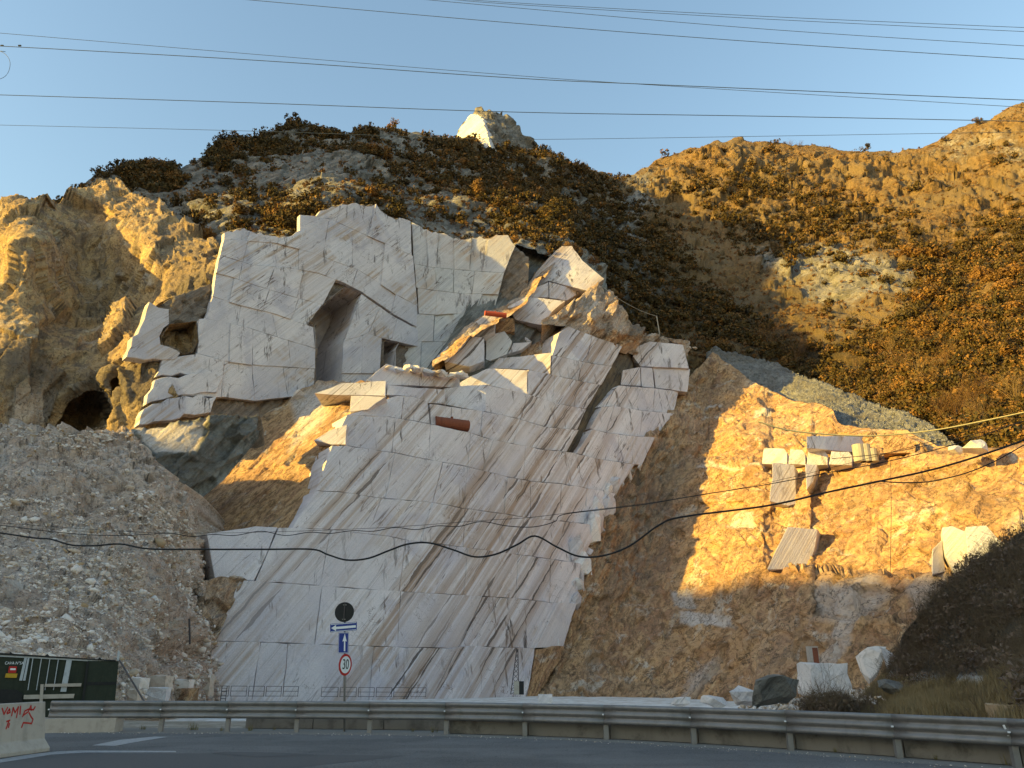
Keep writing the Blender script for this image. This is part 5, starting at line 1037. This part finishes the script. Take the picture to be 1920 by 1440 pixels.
cable([(380, -8, 44), (960, 43, 42), (1440, 80, 41), (2000, 116, 40)], W, M_WIRE, 'power line fourth from the top at the right edge'); cable([(700, -10, 44), (960, 14, 43), (1440, 55, 42), (2000, 91, 41)], W*.85, M_WIRE, 'power line third from the top at the right edge')
cable([(760, -10, 46), (960, 5, 45), (1440, 31, 44), (2000, 55, 43)], W*.85, M_WIRE, 'topmost power line at the right edge'); cable([(820, -4, 46), (960, 8, 45), (1440, 36, 44), (2000, 63, 43)], W*.85, M_WIRE, 'power line second from the top at the right edge')
cable([(-60, 57, 46), (480, 102, 45), (960, 141, 44), (1250, 161, 44), (2000, 206, 42)], W*.8, M_WIRE, 'thin power line topmost at the left edge'); cable([(-60, 83, 42), (480, 113, 41), (960, 146, 40), (1250, 159.5, 39), (2000, 191, 38)], W*1.1, M_WIRE, 'thicker power line second from the top at the left edge')
cable([(-60, 176, 42), (480, 193, 41), (960, 210, 40), (1440, 218, 40), (2000, 229, 39)], W*1.05, M_WIRE, 'power line third from the top at the left edge'); cable([(-60, 233, 60), (480, 246, 58), (860, 259, 57), (1050, 261, 57), (1640, 252, 56), (2000, 246, 56)], W*.9, M_WIRE, 'thin power line lowest in the sky, passing the pinnacle')
cable([(-30, 92, 42), (0, 96, 42), (14, 106, 42), (19, 120, 42), (14, 138, 42), (0, 148, 42), (-30, 152, 42)], W*.7, M_WIRE, 'small wire loop hanging at the left edge of the sky')
for x in (4, 37): p = at(x, 85.5, 41.9); b = MB(); b.tube([p-[.09, 0, 0], p-[.05, 0, 0], p+[.05, 0, 0], p+[.09, 0, 0]], .055, 8); tag(b.build('line_clamp', M_SIGNK), 'dark clamp on the power line at the very left edge' if x < 9 else 'dark clamp on the power line a little right of the left edge', 'clamp')
C1 = [(-40, 993), (60, 1008), (95, 1011), (135, 1022), (180, 1023), (225, 1020), (280, 1029), (380, 1030), (500, 1030), (585, 1030), (615, 1040), (650, 1050), (690, 1047), (730, 1032), (765, 1020), (805, 1018), (850, 1031), (890, 1044), (930, 1039), (970, 1021), (1003, 1005), (1045, 1026), (1085, 1043), (1130, 1042), (1180, 1024), (1235, 985), (1280, 969), (1440, 948), (1560, 921), (1650, 902), (1750, 880), (1850, 850), (1990, 800)]
cable([(x, y, 30-6*(x/1920)) for x, y in C1], .034, M_BLACK, 'thick black sagging cable strung across the whole quarry front', 'hanging_cable')
C2 = [(-40, 980), (130, 1000), (230, 1004), (315, 1000), (360, 1006), (400, 1002), (440, 1004), (490, 996), (535, 1004), (580, 998), (620, 1000), (660, 995), (700, 996), (742, 989), (780, 993), (820, 986), (860, 987), (903, 978), (950, 986), (1000, 988), (1040, 978), (1055, 965), (1133, 955), (1220, 944), (1300, 930), (1440, 908), (1560, 885), (1660, 866), (1800, 830), (1990, 765)]
cable([(x, y, 32-6*(x/1920)) for x, y in C2], .016, M_BLACK, 'thinner black cable looped below its carrier wire above the thick one', 'hanging_cable')
cable([(x, y, 32.1-6*(x/1920)) for x, y in ((-40, 978), (315, 999), (660, 992), (903, 976), (1055, 963), (1440, 905), (1990, 762))], .008, M_BLACK, 'fine carrier wire running just above the looped cable', 'hanging_cable')
cable([(x, y, 24) for x, y in ((1650, 902.5), (1700, 905), (1760, 900), (1850, 872), (1990, 795))], .02, M_BLACK, 'dark cable that branches off the thick cable at the right', 'hanging_cable')
cable([(x, y, 50) for x, y in ((1420, 790), (1470, 805), (1520, 812), (1600, 817), (1660, 816), (1750, 807), (1850, 788), (1990, 758))], .05, M_YCAB, 'pale yellow cable hanging in front of the right ledge', 'hanging_cable')
cable([(x, y, 48) for x, y in ((1560, 860), (1660, 850), (1760, 830), (1850, 808), (1990, 770))], .022, M_BLACK, 'thin dark cable under the pale yellow cable at the right', 'hanging_cable')
cable([(1670, 865, 95), (1671, 960, 91), (1669, 1080, 84)], .03, M_BLACK, 'thin plumb cable hanging down the sunlit right wall', 'hanging_cable'); cable([(1122, 531, 172), (1160, 560, 173), (1200, 582, 175), (1231, 593, 175.8)], .06, M_PIPE, 'slack rope from the crag tip to the leaning post', 'rope')

# ------------------------------------------------------------------ roadside scrub
KX, KY, KP, _ = SURF['roadside_bank']
TW = [twig_arrays(700+k, 9, 2, .8, .008) for k in range(4)]
gm = grassy(KX, KY, KP); wb_ = ((1-gm)*(KX < 1960)*(KY < 1345)).ravel()+1e-6; wb_ /= wb_.sum(); kb = rng.choice(wb_.size, 800, p=wb_); kp = KP.reshape(-1, 3)[kb]
tag(merged('bank_scrub', TW, kp-np.array([0, 0, .1]), rng.uniform(.6, 1.25, len(kb)), rng.uniform(0, 6.28, len(kb)), M_BARE), 'dense brown leafless scrub covering the dark bank at the right', 'scrub', kind='stuff')
TU = [bush_arrays(60, 740+k, 5, .12) for k in range(4)]
kb = rng.choice(wb_.size, 450, p=wb_); tag(merged('bank_brambles', TU, KP.reshape(-1, 3)[kb], rng.uniform(.3, .7, len(kb)), rng.uniform(0, 6.28, len(kb)), M_BARE), 'low brown brambles matted over the dark bank at the right', 'brambles', kind='stuff')
def blade_arrays(seed, n=26):
    r = np.random.default_rng(seed); V = []; Fc = []; T = []
    for i in range(n):
        a = r.uniform(0, 6.28); p = np.array([r.normal(0, .25), r.normal(0, .25), 0]); q = p+np.array([math.cos(a)*r.uniform(.1, .5), math.sin(a)*r.uniform(.1, .5), r.uniform(.5, 1)]); w = np.array([-math.sin(a), math.cos(a), 0])*.03; o = len(V); V += [p-w, p+w, q]; Fc.append((o, o+1, o+2)); T += [r.uniform()]*3
    return np.array(V), np.array(Fc), np.array(T)
GB_ = [blade_arrays(760+k) for k in range(4)]
wg = (gm*(KX < 1960)*(KY < 1372)).ravel()+1e-6; wg /= wg.sum(); kb = rng.choice(wg.size, 1600, p=wg); tag(merged('verge_grass', GB_, KP.reshape(-1, 3)[kb], rng.uniform(.25, .55, len(kb)), rng.uniform(0, 6.28, len(kb)), M_GRASS), 'rough green and straw grass below the dark bank', 'grass', kind='stuff')
TWm = [to_mesh('twig_bush', a, M_BARE) for a in TW]
for i, (x, y, Y, s_) in enumerate(((1560, 1338, 36, 2.4), (1610, 1335, 35, 2.0), (1505, 1340, 37, 2.0), (1690, 1215, 42, 2.2), (1720, 1170, 42, 2.0), (1745, 1150, 42, 1.6), (1650, 1330, 36, 1.8), (1700, 1255, 41, 2.0))):
    o = link('twig_bush', TWm[i % 4]); o.location = at(x, y, Y)-np.array([0, 0, .3]); o.scale = (s_*.8, s_*.8, s_); o.rotation_euler = (0, 0, i)
    tag(o, 'leafless twiggy bush among the boulders behind the guardrail' if y > 1300 else 'leafless twiggy bush on the left edge of the dark bank', 'bush', 'twiggy bushes among the boulders' if y > 1300 else 'twiggy bushes on the bank edge')
vb_ = []
for q in along(PP-RN_*.55, .8): 
    if rng.uniform() < .5: vb_.append(q+rng.normal(0, .15, 3)*np.array([1, 1, 0]))
vb_ = np.array(vb_); tag(merged('verge_weeds', GB_, vb_, rng.uniform(.1, .3, len(vb_)), rng.uniform(0, 6.28, len(vb_)), M_GRASS), 'small weeds growing along the foot of the guardrail', 'weeds', kind='stuff')
vs_ = along(edge[1:], .06)+np.array([0, 0, .0]); vs_ = vs_+rng.normal(0, .22, vs_.shape)*np.array([1, 1, 0]); tag(merged('verge_chips', PR, vs_, rng.uniform(.008, .03, len(vs_)), rng.uniform(0, 6.28, len(vs_)), M_STONE), 'fine pale chips scattered along the road edge', 'gravel', kind='stuff')
